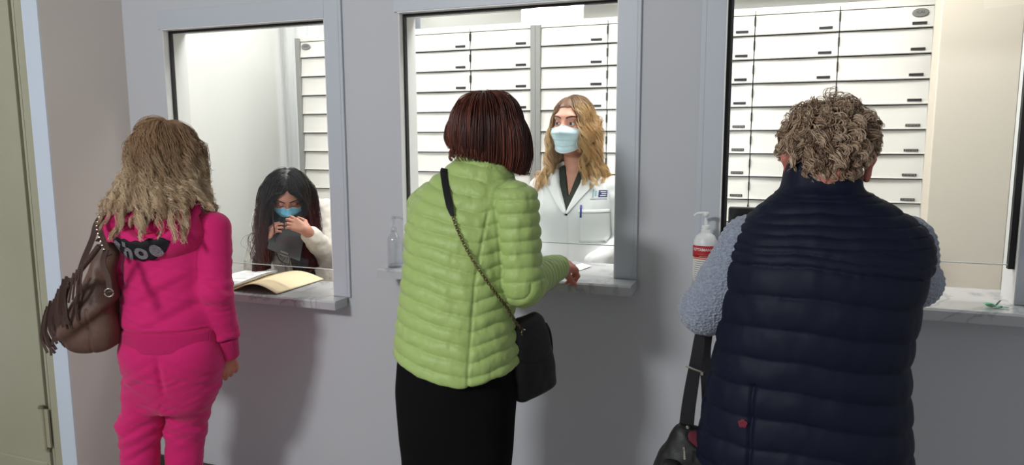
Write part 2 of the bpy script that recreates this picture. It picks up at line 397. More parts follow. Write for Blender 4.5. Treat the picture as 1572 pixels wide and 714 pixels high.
struct(MB().box(XR, XR + 0.012, YD, Y0 - 0.012, 0, 0.07, 0.003).build('baseboard_return', M_base))
xo = W(55.0, 0, YD)[0]
struct(MB().box(-4.2, -3.72, YD, YD + 0.15, 0, 2.8).box(-3.72, XS - 0.0, YD, YD + 0.15, 2.25, 2.8).build('wall_door', M_wall))
struct(MB().box(-3.45, -3.40, YB, 4.6, 0, 2.8).build('wall_office_left', M_office))
struct(MB().box(-3.45, -3.36, 4.40, 4.45, 0, 2.8).box(-2.30, 3.0, 4.40, 4.45, 0, 2.8).box(-3.36, -2.30, 4.40, 4.45, 2.5, 2.8).box(-3.36, -2.30, 4.40, 4.45, 0, 0.7).build('wall_office_back', M_office))
struct(MB().box(2.9, 3.0, YB, 4.6, 0, 2.8).build('wall_office_right', M_office))
struct(MB().box(-1.55, 3.0, 4.05, 4.40, 2.36, 2.78).build('wall_office_soffit', M_office))
px0, px1 = W(1432, 200, 3.30)[0], W(1558.5, 200, 3.30)[0]
struct(MB().box(px0, px1, 3.30, 3.45, 0, 2.78, 0.004).build('wall_beige_pillar', M_beige))

# door on the left: leaf, frame, hinge
XL = W(10.5, 0, YD)[0]
d = struct(empty('door_1', (-3.2, YD + 0.03, 0)))
xa, xb_, xc, xd = [W(p_, 0, YD)[0] for p_ in (9.0, 13.5, 17.2, 21.0)]
MB().box(-3.68, xa, YD + 0.004, YD + 0.05, 0.012, 2.2, 0.003).box(-3.64, xa - 0.012, YD - 0.001, YD + 0.01, 0.012, 0.158, 0.004).build('leaf', M_olive, d)
MB().box(xa, xb_, YD + 0.03, YD + 0.06, 0, 2.2).box(xc, xd, YD + 0.02, YD + 0.06, 0, 2.2).build('gap_seal', M_dark, d)
MB().box(xb_, xc, YD + 0.006, YD + 0.07, 0, 2.21, 0.002).box(xd, XS, YD - 0.003, YD + 0.07, 0, 2.25, 0.003).box(-3.72, XS, YD - 0.002, YD + 0.07, 2.205, 2.25).box(-3.72, -3.69, YD, YD + 0.07, 0, 2.25).build('frame', M_olive, d)
hx = W(66, 655, YD - 0.012)[0]; hz0 = W(70, 688, YD)[2]; hz1 = W(66, 625, YD)[2]
h = MB().lathe((hx, YD - 0.012, hz0), [(0.011, 0), (0.012, 0.002), (0.012, (hz1 - hz0) * .33), (0.0105, (hz1 - hz0) * .34), (0.012, (hz1 - hz0) * .35), (0.012, (hz1 - hz0) * .69), (0.0105, (hz1 - hz0) * .70), (0.012, (hz1 - hz0) * .71), (0.012, hz1 - hz0)], 16)
h.box(hx, hx + 0.032, YD - 0.01, YD - 0.002, hz0 + 0.012, hz1 - 0.004); h.build('hinge', M_olive, d)
MB().lathe((hx, YD - 0.012, hz1), [(0.0125, 0), (0.0125, 0.008), (0.009, 0.011)], 16).build('hinge_cap', M_steel, d)

# serving windows: casing boards, black gasket, glass pane with an open slot below, marble counter
def service_window(n, o, zsill, zpane, left_board=True, g=0.0085):
    x0, x1, z0, z1 = o; r = struct(empty('window_%d' % n, ((x0 + x1) / 2, Y0, zsill)))
    cw = 0.076; yc = Y0 - 0.011
    f = MB()
    if left_board: f.box(x0 - cw, x0, yc, Y0, zsill, z1 + cw, 0.002).box(x0 - cw + 0.012, x0 - cw + 0.016, yc - 0.0012, yc, zsill, z1 + cw - 0.014)
    f.box(x1, x1 + cw, yc, Y0, zsill, z1 + cw, 0.002).box(x0 - (0 if left_board else 0.014), x1, yc, Y0, z1, z1 + cw, 0.002)
    f.box(x1 + cw - 0.016, x1 + cw - 0.012, yc - 0.0012, yc, zsill, z1 + cw - 0.014)
    f.build('casing', M_frame, r)
    rv = MB().box(x0 - 0.001, x0 + 0.003, (yc if left_board else Y0) + 0.0005, YB + 0.004, zsill, z1).box(x1 - 0.003, x1 + 0.001, yc + 0.002, YB + 0.004, zsill, z1).box(x0, x1, yc + 0.002, YB + 0.004, z1 - 0.003, z1 + 0.001)
    rv.build('reveal', M_reveal, r)
    yg = Y0 + (0.018 if left_board else 0.036)
    MB().box(x0 + 0.003, x0 + g, yg - 0.008, yg + 0.012, zpane - 0.01, z1 - 0.003).box(x1 - g, x1 - 0.003, yg - 0.008, yg + 0.012, zpane - 0.01, z1 - 0.003).box(x0 + g, x1 - g, yg - 0.008, yg + 0.012, z1 - g - 0.003, z1 - 0.003).build('gasket', M_gasket, r)
    MB().box(x0 + 0.008, x1 - 0.008, yg - 0.003, yg + 0.003, zpane + 0.002, z1 - 0.008).build('pane', M_glass, r)
    MB().box(x0 + g, x1 - g, yg - 0.0032, yg + 0.0032, zpane, zpane + 0.003).build('pane_edge', M_glassedge, r)
    return r
service_window(1, OPEN[0], C1, 0.993, False)
service_window(2, OPEN[1], C2, 1.150, False)
service_window(3, OPEN[2], C2, 1.155, True, 0.019)
def counter(x0, x1, yf, yb, z, o, label, hidden_right=False):
    t = 0.034; m = MB().box(o[0], o[1], Y0 - 0.012, YB + 0.006, z - t, z); 
    c = 0.006
    # front ledge, wider than the opening, with a small chamfer
    P = [(yf, z - t), (yf, z - c), (yf + c, z), (Y0 - 0.012, z), (Y0 - 0.012, z - t)]
    V = [(x, y, zz) for x in (x0, x1) for y, zz in P]; k = len(P)
    m.add(V, [tuple(range(k)), tuple(range(2 * k - 1, k - 1, -1))] + [(i, i + k, (i + 1) % k + k, (i + 1) % k) for i in range(k)])
    # the slab passes on into the office
    m.box(o[0] - 0.06, o[1] + 0.06, YB + 0.006, yb, z - t, z)
    return tag(m.build('marble_counter', M_marble, None, ((x0 + x1) / 2, Y0, z - t)), label, 'counter')
counter(-2.54, -1.598, 2.303, 2.63, C1, OPEN[0], 'low white marble counter under the small window, open beige folder on it')
counter(-1.392, -0.446, 2.278, 2.665, C2, OPEN[1], 'grey-veined marble counter the woman in the green jacket leans on')
counter(-0.26, 0.745, 2.266, 2.615, C2, OPEN[2], 'marble counter with a mint-green scrap, before the person in the navy vest')

# ------------------------------------------------------------------ cabinets with flap-front drawers
YC = 3.75
def cabinet(x0, x1, cols, label, badge=None, rows=10):
    r = empty('drawer_cabinet', ((x0 + x1) / 2, YC, 0)); tag(r, label, 'cabinet', 'white flap-drawer cabinets along the office wall')
    pw = 0.026
    MB().box(x0, x0 + pw, YC - 0.022, YC + 0.42, 0, 2.12, 0.002).build('side_panel', M_carcass, r)
    MB().box(x1 - pw, x1, YC - 0.022, YC + 0.42, 0, 2.12, 0.002).build('side_panel', M_carcass, r)
    MB().box(x0 + pw, x1 - pw, YC - 0.004, YC + 0.42, 2.101, 2.134, 0.002).build('header', M_drawer, r)
    MB().box(x0 + pw, x1 - pw, YC + 0.03, YC + 0.40, 0.97, 2.10).build('carcass', M_gap, r)
    MB().box(x0 + pw, x1 - pw, YC - 0.002, YC + 0.42, 0, 0.97, 0.003).build('lower_panel', M_drawer, r)
    for a in cols[1:-1]:
        dv = MB().box(a - 0.0015, a + 0.0015, YC - 0.004, YC + 0.03, 0.98, 2.12)
        for k in range(rows): zb = 2.006 - 0.113 * k; dv.box(a - 0.0035, a + 0.0035, YC - 0.012, YC + 0.01, zb + 0.045, zb + 0.085)
        dv.build('divider', M_gap, r)
    for k in range(rows):
        zb = 2.006 - 0.113 * k; zt = zb + (0.092 if k == 0 else 0.108)
        for j in range(len(cols) - 1):
            a, b = cols[j] + 0.0025, cols[j + 1] - 0.0025; u = np.linspace(-1, 1, 11)
            bow = 0.005 * (1 - u ** 2)
            G = np.array([[(a + (b - a) * (uu + 1) / 2, YC + 0.004 - (0.004 + 0.0055 + bo) * tt ** 1.15, zt + (zb - zt) * tt) for tt in (0, 0.25, 0.5, 0.75, 1.0)] for uu, bo in zip(u, bow)])
            m = MB().sheet(G, 0.005)
            # rolled lip along the lower edge
            P = np.array([(a + (b - a) * (uu + 1) / 2, YC - 0.008 - bo, zb + 0.003) for uu, bo in zip(u, bow)]); m.tube(P, 0.0034, 6)
            fr = m.build('drawer_front', M_drawer, r); fr['org'] = r['org']
            lx = b - 0.085; ly = YC - 0.0095
            lb = MB().box(lx, lx + 0.058, ly - 0.004, ly + 0.006, zb + 0.013, zb + 0.024)
            l = lb.build('label_holder', M_label, fr)
            if k >= 4:
                tk = MB()
                for q in range(7): tk.box(lx + 0.005 + q * 0.0072, lx + 0.0095 + q * 0.0072, ly - 0.0046, ly - 0.003, zb + 0.0155 + 0.002 * (q % 2), zb + 0.0215)
                l.data.materials.append(M_label2)
                # the print is part of the label holder's own mesh
                me = l.data; V = [v.co[:] for v in me.vertices]; F = [tuple(p_.vertices) for p_ in me.polygons]; n0 = len(V); nf = len(F)
                o_ = np.array(fr['org']); V += [tuple(np.array(v) - o_) for v in tk.V]; F += [tuple(i + n0 for i in f_) for f_ in tk.F]
                me.clear_geometry(); me.from_pydata(V, [], F); me.update()
                for i_, p_ in enumerate(me.polygons): p_.material_index = 1 if i_ >= nf else 0
    if badge is not None:
        b = MB().lathe((0, 0, 0), [(0.001, -0.002), (1, -0.002), (1, 0), (0.9, 0.002), (0.001, 0.002)], 28)
        Mx = np.array([[0.034, 0, 0], [0, 0, 1], [0, 0.019, 0]]); V = [A(*v) @ np.array([[0.034, 0, 0], [0, 0, 0.019], [0, -1, 0]]) + A(badge, YC - 0.008, 2.070) for v in b.V]
        bo = mk('badge', V, b.F, M_badge, r, smooth=False)
        tv, tf = text_mesh('ICAS', 0.016); tv = np.stack([tv[:, 0] + badge, np.full(len(tv), YC - 0.0106), tv[:, 1] + 2.071], 1); mk('badge_lettering', tv, tf, M_label, bo, smooth=False)
    return r
cabinet(-2.806, -2.045, [-2.78, -2.4255, -2.071], 'white drawer cabinet beside the curtain, seen through the small window', badge=-2.735)
cabinet(-2.044, -1.267, [-2.018, -1.651, -1.293], 'white drawer cabinet behind the head of the woman in green')
cabinet(-1.266, -0.488, [-1.240, -0.876, -0.514], 'white drawer cabinet right behind the blonde clerk')
cabinet(-0.487, 0.628, [-0.461, -0.155, 0.217, 0.602], 'wide white drawer cabinet facing the person in the navy vest', badge=0.545)

# curtain and window behind it
wn = struct(empty('window_4', (-2.83, 4.42, 0.7)))
MB().box(-3.36, -2.30, 4.425, 4.435, 0.7, 2.5).build('pane', emis('daylight_sky', (0.92, 0.96, 1, 1), 1.1), wn)
MB().box(-3.36, -3.31, 4.40, 4.44, 0.7, 2.5).box(-2.35, -2.30, 4.40, 4.44, 0.7, 2.5).box(-2.86, -2.80, 4.40, 4.44, 0.7, 2.5).box(-3.31, -2.35, 4.40, 4.44, 0.7, 0.75).box(-3.31, -2.35, 4.40, 4.44, 2.45, 2.5).build('frame', M_frame, wn)
def curtain(x0, x1, y, z0, z1, label, seed):
    x = np.linspace(x0, x1, 90); z = np.linspace(z1, z0, 8); ph = seed * 1.7
    G = np.array([[(a, y + 0.022 * math.sin(a * 62 + ph) + 0.012 * math.sin(a * 143 + 2 * ph) * (0.6 + 0.4 * t), b) for t, b in zip(np.linspace(0, 1, 8), z)] for a in x])
    return tag(MB().sheet(G, 0.0015).build('curtain', M_curtain, None, (x0, y, z0), True), label, 'curtain')
m = M_curtain.node_tree; tr = m.nodes.new('ShaderNodeBsdfTranslucent'); tr.inputs['Color'].default_value = (0.9, 0.9, 0.9, 1); mx = m.nodes.new('ShaderNodeMixShader'); mx.inputs[0].default_value = 0.45
m.links.new(m.nodes['Principled BSDF'].outputs[0], mx.inputs[1]); m.links.new(tr.outputs[0], mx.inputs[2]); m.links.new(mx.outputs[0], m.nodes['Material Output'].inputs['Surface'])
curtain(-3.36, -2.3, 4.30, 0.15, 2.62, 'long white voile curtain hanging in the office corner', 1)
struct(MB().tube([(-3.40, 4.30, 2.63), (-2.2, 4.30, 2.63)], 0.012, 10).build('trim_2', M_frame))

# medicine fridge past the pillar
fr = empty('medicine_fridge', (1.25, 3.45, 0)); tag(fr, 'glass-door fridge with pale blue light at the right edge, behind the beige pillar', 'fridge')
MB().box(0.90, 1.60, 3.28, 3.74, 0.05, 1.70, 0.01).build('body', M_drawer, fr)
MB().box(0.90, 1.60, 3.255, 3.279, 0.10, 1.69, 0.004).build('door_frame', M_dark, fr)
MB().box(0.915, 1.585, 3.250, 3.2545, 0.20, 1.675).build('door_glass', emis('fridge_glow', lin(214, 236, 246), 0.9), fr)
MB().box(0.92, 1.58, 3.70, 3.74, 0, 0.06).box(0.92, 1.58, 3.30, 3.34, 0, 0.06).build('foot', M_dark, fr)

# a monitor on the counter, seen only past the shoulder of the navy vest
mo = empty('computer_monitor', (0.0, 2.575, C2)); tag(mo, 'dark monitor back just showing beside the left shoulder of the navy vest', 'monitor')
MB().box(-0.17, 0.24, 2.57, 2.60, C2 + 0.06, 1.285, 0.006).build('screen_housing', M_label, mo)
MB().box(0.01, 0.07, 2.575, 2.595, C2 + 0.006, C2 + 0.08).box(-0.05, 0.13, 2.54, 2.61, C2, C2 + 0.008, 0.002).build('stand', M_label, mo)
# ------------------------------------------------------------------ people: shared builders
M_skin = mat('skin', lin(206, 150, 128), 0.5, subs=0.12, var=(28, lin(196, 130, 108), 0.4))
M_skin_pale = mat('skin_fair', lin(212, 154, 132), 0.5, subs=0.12, var=(28, lin(214, 146, 124), 0.4))
M_skin_aged = mat('skin_ruddy', lin(196, 126, 106), 0.55, subs=0.1, var=(34, lin(180, 98, 84), 0.6), bump=('noise', 120, 0.15, 0.002))
M_eye = mat('eye_white', lin(226, 222, 216), 0.2, spec=0.6)
M_iris = mat('iris_brown', lin(58, 40, 28), 0.15, spec=0.7)
M_lash = mat('lash_dark', lin(30, 22, 20), 0.6)
M_lip = mat('lip', lin(176, 98, 92), 0.45)

def head_sdf(c, M, s=1.0):
    """head centred between the ears; rows of M are right, front, up"""
    P = lambda x, y, z: np.asarray(c) + (A(x, y, z) * s) @ M
    E = lambda ce, r: ell(P(*ce), np.array(r) * s, M)
    K = lambda a, b, ra, rb: cap(P(*a), P(*b), ra * s, rb * s)
    base = union([(E((0, -.012, .036), (.0755, .097, .09)), 0), (E((0, .03, -.035), (.061, .066, .082)), .03 * s), (E((0, .046, -.085), (.043, .042, .034)), .03 * s),
                  (E((0, .079, -.104), (.018, .014, .016)), .018 * s), (E((.040, .062, -.032), (.027, .026, .028)), .02 * s), (E((-.040, .062, -.032), (.027, .026, .028)), .02 * s),
                  (E((0, .078, .034), (.052, .019, .016)), .02 * s)])
    so = [E((sx * .032, .102, .006), (.019, .015, .0125)) for sx in (-1, 1)]
    def f(p):
        d = base(p)
        for g in so: d = smax(d, -g(p), .014 * s)
        for g, k in feats: d = smin(d, g(p), k)
        return d
    feats = [(K((0, .091, .016), (0, .113, -.03), .008, .0115), .012 * s), (E((.0125, .104, -.036), (.009, .01, .008)), .008 * s), (E((-.0125, .104, -.036), (.009, .01, .008)), .008 * s),
             (K((-.019, .088, -.064), (.019, .088, -.064), .0065, .0065), .01 * s), (K((-.015, .088, -.074), (.015, .088, -.074), .007, .007), .01 * s)]
    for sx in (-1, 1):
        feats += [(K((sx * .076, -.016, .018), (sx * .086, -.026, .012), .007, .009), .008 * s), (K((sx * .083, -.028, .024), (sx * .08, -.012, -.026), .0095, .0065), .01 * s), (E((sx * .079, -.012, -.026), (.006, .009, .01)), .006 * s)]
    return f, P

def hand_parts(wr, fwd, nrm, side, curl=0.5, s=1.0, spread=0.1, thumb=0.5):
    """palm and five bent fingers: wr wrist, fwd wrist->knuckles, nrm = back of the hand, side=+1 when the thumb is towards cross(fwd, nrm)"""
    fwd = unit(fwd); nrm = unit(np.asarray(nrm, float) - (np.asarray(nrm, float) @ fwd) * fwd); lat = np.cross(fwd, nrm) * side; wr = np.asarray(wr, float); out = []
    pos = lambda a, b, c_: wr + (fwd * a + lat * b + nrm * c_) * s
    for b0, b1 in ((.020, .026), (.008, .009), (-.006, -.009), (-.018, -.026)): out.append((cap(pos(.008, b0 * .8, 0), pos(.078 - abs(b1 - .009) * .2, b1, .002), .0135 * s, .0105 * s), .012 * s))
    Ls = [(.026, (.040, .024, .019)), (.009, (.044, .027, .020)), (-.009, (.041, .025, .019)), (-.026, (.033, .019, .017))]
    for j, (b, seg) in enumerate(Ls):
        p = pos(.080 - abs(b - .009) * .25, b, .002); ang = 0.12; lt = lat * (spread * (1.5 - j) / 1.5)
        for q, l in enumerate(seg):
            ang += curl * (0.75, 1.15, 0.8)[q] * (1 + 0.09 * j); dv = unit(fwd * math.cos(ang) - nrm * math.sin(ang) + lt * math.cos(ang)); e = p + dv * l * s
            r0 = (.0088, .0080, .0072)[q] * s * (0.92 if j == 3 else 1); out.append((cap(p, e, r0, r0 * .93), .004 * s if q else .007 * s)); p = e
    b = pos(.016, .022, -.006); d1 = unit(fwd * .75 + lat * (.75 - .3 * thumb) - nrm * (.25 + .5 * thumb)); p1 = b + d1 * .042 * s
    d2 = unit(fwd * .95 + lat * (.35 - .6 * thumb) - nrm * (.25 + .5 * thumb)); p2 = p1 + d2 * .032 * s; d3 = unit(d2 + fwd * .2 - lat * .3 * thumb); p3_ = p2 + d3 * .025 * s
    out += [(cap(b, p1, .014 * s, .0105 * s), .012 * s), (cap(p1, p2, .0098 * s, .009 * s), .004 * s), (cap(p2, p3_, .009 * s, .0078 * s), .003 * s)]
    return out

def face_bits(body, P, M, s, look, lid, brow_m, parent, skin):
    """eyeballs with iris, eyelids and brows, as parts of the person"""
    for sx in (-1, 1):
        c = P(sx * .0315, .0775, .006); r = .0128 * s
        th = np.linspace(0, np.pi, 13); ph = np.linspace(0, 2 * np.pi, 20, endpoint=False); ax = unit(A(*look) @ M); e1 = unit(np.cross(ax, M[2])); e2 = np.cross(e1, ax)
        V = np.array([c + r * (ax * math.cos(t) + (e1 * math.cos(q) + e2 * math.sin(q)) * math.sin(t)) for t in th for q in ph]); F = np.array([(i * 20 + j, i * 20 + (j + 1) % 20, i * 20 + 20 + (j + 1) % 20, i * 20 + 20 + j) for i in range(12) for j in range(20)])
        eye = mk('eye', V, F, M_eye, parent)
        V = np.array([c + (r + .0004) * (ax * math.cos(t) + (e1 * math.cos(q) + e2 * math.sin(q)) * math.sin(t)) for t in (0.001, .17, .34, .50) for q in ph]); F = np.array([(i * 20 + j, i * 20 + (j + 1) % 20, i * 20 + 20 + (j + 1) % 20, i * 20 + 20 + j) for i in range(3) for j in range(20)])
        mk('iris', V, F, M_iris, eye); 
        # upper and lower lids: spherical bands just outside the eyeball
        def band(a0, a1, rr):
            u = np.linspace(-1.25, 1.25, 17); G = np.array([[c + rr * s * ((A(math.sin(x) * math.cos(y), math.cos(x) * math.cos(y), math.sin(y))) @ M) for y in np.linspace(a0, a1 + 0.25 * (x / 1.25) ** 2 * (1 if a1 < a0 else -1), 7)] for x in u]); return G
        up = band(1.25, lid, .0142); lo = band(-1.25, -.42, .0140)
        mb = MB().sheet(up, .0016 * s); mb.sheet(lo, .0016 * s); ld = mb.build('eyelid', skin, parent, smooth=True)
        ed = up[:, -1]; MB().tube(ed + (A(0, .0008, -.0004) * s) @ M, np.interp(np.arange(17), (0, 8, 16), (.0006, .0013, .0006)) * s, 5).build('eyelash', M_lash, ld, smooth=True)
        if brow_m is not None:
            g = np.linspace(0, 1, 14); bx = sx * (.012 + .042 * g); bz = .0285 + .008 * np.sin(np.pi * np.minimum(g * 1.02, 1) * .68)
            pts = np.array([P(x, .16, z) for x, z in zip(bx, bz)]); q, _ = march(body, pts, np.broadcast_to(-M[1], pts.shape))
            m_ = MB(); 
            for o_ in (-.0016, 0.0, .0016): m_.tube(q + (A(0, .0006, o_) * s) @ M, np.interp(g, (0, .35, 1), (.0016, .0019, .0007)) * s, 5)
            m_.build('eyebrow', brow_m, parent, smooth=True)

def mask_part(body, P, M, s, m_mask, m_edge, parent, z1=-.012, z0=-.118, drop=0.0):
    """pleated surgical mask: rays from all round the lower face onto the head, then tented"""
    nu, nv = 41, 49; th = np.linspace(-1.22, 1.22, nu); zz = np.linspace(z1, z0, nv); G = np.zeros((nu, nv, 3)); D = np.zeros((nu, nv, 3)); R = np.zeros((nu, nv)); sc = 0.92
    O = np.zeros((nu, nv, 3))
    for i, t in enumerate(th):
        for j, z in enumerate(zz):
            v = j / (nv - 1); ed = abs(t) / 1.22
            zl = z * (1 - .42 * ed ** 1.5) + (-.034) * .42 * ed ** 1.5 + (.012 * (1 - ed * 2.2) if v < .12 and ed < .45 else 0) * (1 - v / .12)
            O[i, j] = P(0, .012, zl); D[i, j] = A(math.sin(t), math.cos(t), -.0) @ M
    start = O + D * .2 * s; q, _ = march(body, start.reshape(-1, 3), -D.reshape(-1, 3), .22 * s); R = np.linalg.norm(q.reshape(nu, nv, 3) - O, axis=2)
    bad = np.linalg.norm(q.reshape(nu, nv, 3) - start, axis=2) > .19 * s; R[bad] = np.nan
    for j in range(1, nv):
        n_ = np.isnan(R[:, j]); R[n_, j] = R[n_, j - 1] * .992
    R0 = R.copy()
    for _ in range(140):
        S = R.copy(); S[1:-1, 1:-1] = (R[:-2, 1:-1] + R[2:, 1:-1] + R[1:-1, :-2] + R[1:-1, 2:]) / 4; S[1:-1, -1] = R[1:-1, -2] * .35 + (R[:-2, -1] + R[2:, -1]) / 2 * .65; R = np.maximum(S, R0)
    v = np.linspace(0, 1, nv)[None]; R = R + .003 * s + .0034 * s * (((v * 4.0) % 1.0) ** 1.5) * (v > .12) * (v < .93) * np.clip(1.2 - np.abs(th)[:, None], 0, 1)
    G = O + D * R[..., None]
    mb = MB().sheet(G, .0012 * s); mo = mb.build('face_mask', m_mask, parent, smooth=True)
    e = MB(); e.tube(G[:, 0] + M[1] * .0008, .0019 * s, 6); e.tube(G[:, -1], .0016 * s, 6); e.build('mask_binding', m_edge, mo, smooth=True)
    e = MB()
    for sx, i in ((-1, 0), (1, -1)):
        a, b = G[i, 1], G[i, -2]; ear = P(sx * .09, -.034, .02); low = P(sx * .087, -.03, -.016); e.tube(curve([a, P(sx * .08, .0, .012), ear, low, P(sx * .078, .01, -.04), b], 24), .0013 * s, 5)
    e.build('ear_loop', m_edge, mo, smooth=True)
    return mo

def lips_part(body, P, M, s, parent):
    x = np.linspace(-.022, .022, 15)
    G = np.array([[P(a, .16, -.068 + (.008 * (1 - (a / .022) ** 2) + .0005) * t) for t in np.linspace(-1, 1, 7)] for a in x])
    mk_p = patch(body, G, -M[1], .0004, .0012); MB().sheet(mk_p, .0012).build('lips', M_lip, parent, smooth=True)

def cloth(name, f, lo, hi, h, m, parent, disp=None, col=None, smooth=1):
    V, F = surface(f, lo, hi, h, smooth); N = normals(V, F)
    if disp is not None: V = V + N * disp(V, N)[:, None]
    return mk(name, V, F, m, parent, col=col(V) if col is not None else None)
def limb_t(p, a, b): ab = np.asarray(b) - a; return (p - a) @ ab / (ab @ ab)

def tidy(S, P=None, M=None, s=1.0, hc=None):
    """drop strands that jump or hang across the face"""
    seg = np.linalg.norm(np.diff(S, axis=1), axis=2); ok = seg.max(1) < 3.2 * np.median(seg)
    if M is not None: q = (S - hc) @ M.T / s; ok &= ~((np.abs(q[..., 0]) < .052) & (q[..., 1] > .082) & (q[..., 2] < .06) & (q[..., 2] > -.15)).any(1)
    return ok
# ------------------------------------------------------------------ woman in the green jacket
def scalp_roots(P, M, s, n, part=(0.0, 0.09, -0.06), hairline=None):
    """root points on the skull (local coordinates too), outward normals and comb directions away from a parting line"""
    c = A(0, -.012, .036); r = A(.0755, .097, .09); q = unit(rng.normal(size=(n * 4, 3))); L = c + q * r
    hl = hairline if hairline is not None else (lambda x, y: np.interp(y, [-.11, -.06, -.02, .02, .05, .085], [-.065, -.05, -.02, .03, .062, .082]))
    L = L[L[:, 2] > hl(L[:, 0], L[:, 1])][:n]
    nr = unit((L - c) / r ** 2); pt = np.stack([np.full(len(L), part[0]), np.clip(L[:, 1], part[2], part[1]), np.full(len(L), .126)], 1)
    t = L - pt; t = unit(t - (t * nr).sum(1, keepdims=True) * nr)
    return np.array([P(*v) for v in L]), nr @ M, t @ M, L
def tints(n, per, cols, jitter=0.12, clump_id=None, ramp=None):
    """strand colours: a mix between the natural shades of the hair, one per strand, optionally from root shade to tip shade"""
    cols = np.array(cols); w_ = rng.random(n)
    if clump_id is not None: w_ = 0.5 * w_ + 0.5 * rng.random(clump_id.max() + 1)[clump_id]
    c = np.array([np.interp(w_, np.linspace(0, 1, len(cols)), cols[:, i]) for i in range(3)]).T * (1 + jitter * rng.normal(size=(n, 1)))
    c = np.repeat(np.clip(c, 0.002, 1), per, 0)
    if ramp is not None:
        t = np.tile(np.repeat(np.linspace(0, 1, ramp[1]), per // ramp[1]), n)[:, None]; k = np.clip((t - ramp[2]) / ramp[3], 0, 1); c = np.array(ramp[0])[None] * (1 - k) * (0.8 + 0.4 * np.repeat(w_, per)[:, None]) + c * k
    return c
def hairmat(name, rough=0.42, spec=0.45): return mat(name, (0.1, 0.06, 0.04, 1), rough, spec=spec, attr='tint')
M_hair = hairmat('hair_strands'); M_hair_soft = hairmat('hair_curly', 0.55, 0.3); M_hair_gloss = hairmat('hair_smooth', 0.33, 0.5)
def L3(*c): return lin(*c)[:3]

M_green = mat('lime_nylon', lin(160, 184, 108), 0.46, bump=('noise', 58, 0.4, 0.006, (1, 1, 0.6)), sheen=0.15, spec=0.3)
M_black = mat('black_trousers', lin(7, 7, 9), 0.9, spec=0.15)
M_blackleather = mat('black_leather', lin(15, 15, 17), 0.4, bump=('noise', 180, 0.15, 0.002))
M_brass = mat('antique_brass', lin(120, 104, 76), 0.35, 0.9)
M_shoe = mat('dark_shoe', lin(28, 26, 26), 0.5)

def shoes(parent, feet, yaw, s=1.0):
    for c in feet:
        M = frame(yaw); q = A(c[0], c[1], 0)
        f = union([(ell(q + A(0, -.03, .045) @ M, A(.038, .06, .045) * s, M), 0), (ell(q + A(0, .07, .03) @ M, A(.042, .09, .032) * s, M), .03), (rbox(q + A(0, .02, .014) @ M, A(.036, .115, .014), .012, M), .01)])
        g = lambda p: np.maximum(f(p), 0.004 - p[:, 2])
        cloth('shoe', g, q - A(.2, .2, .02), q + A(.2, .2, .15), .005, M_shoe, parent)

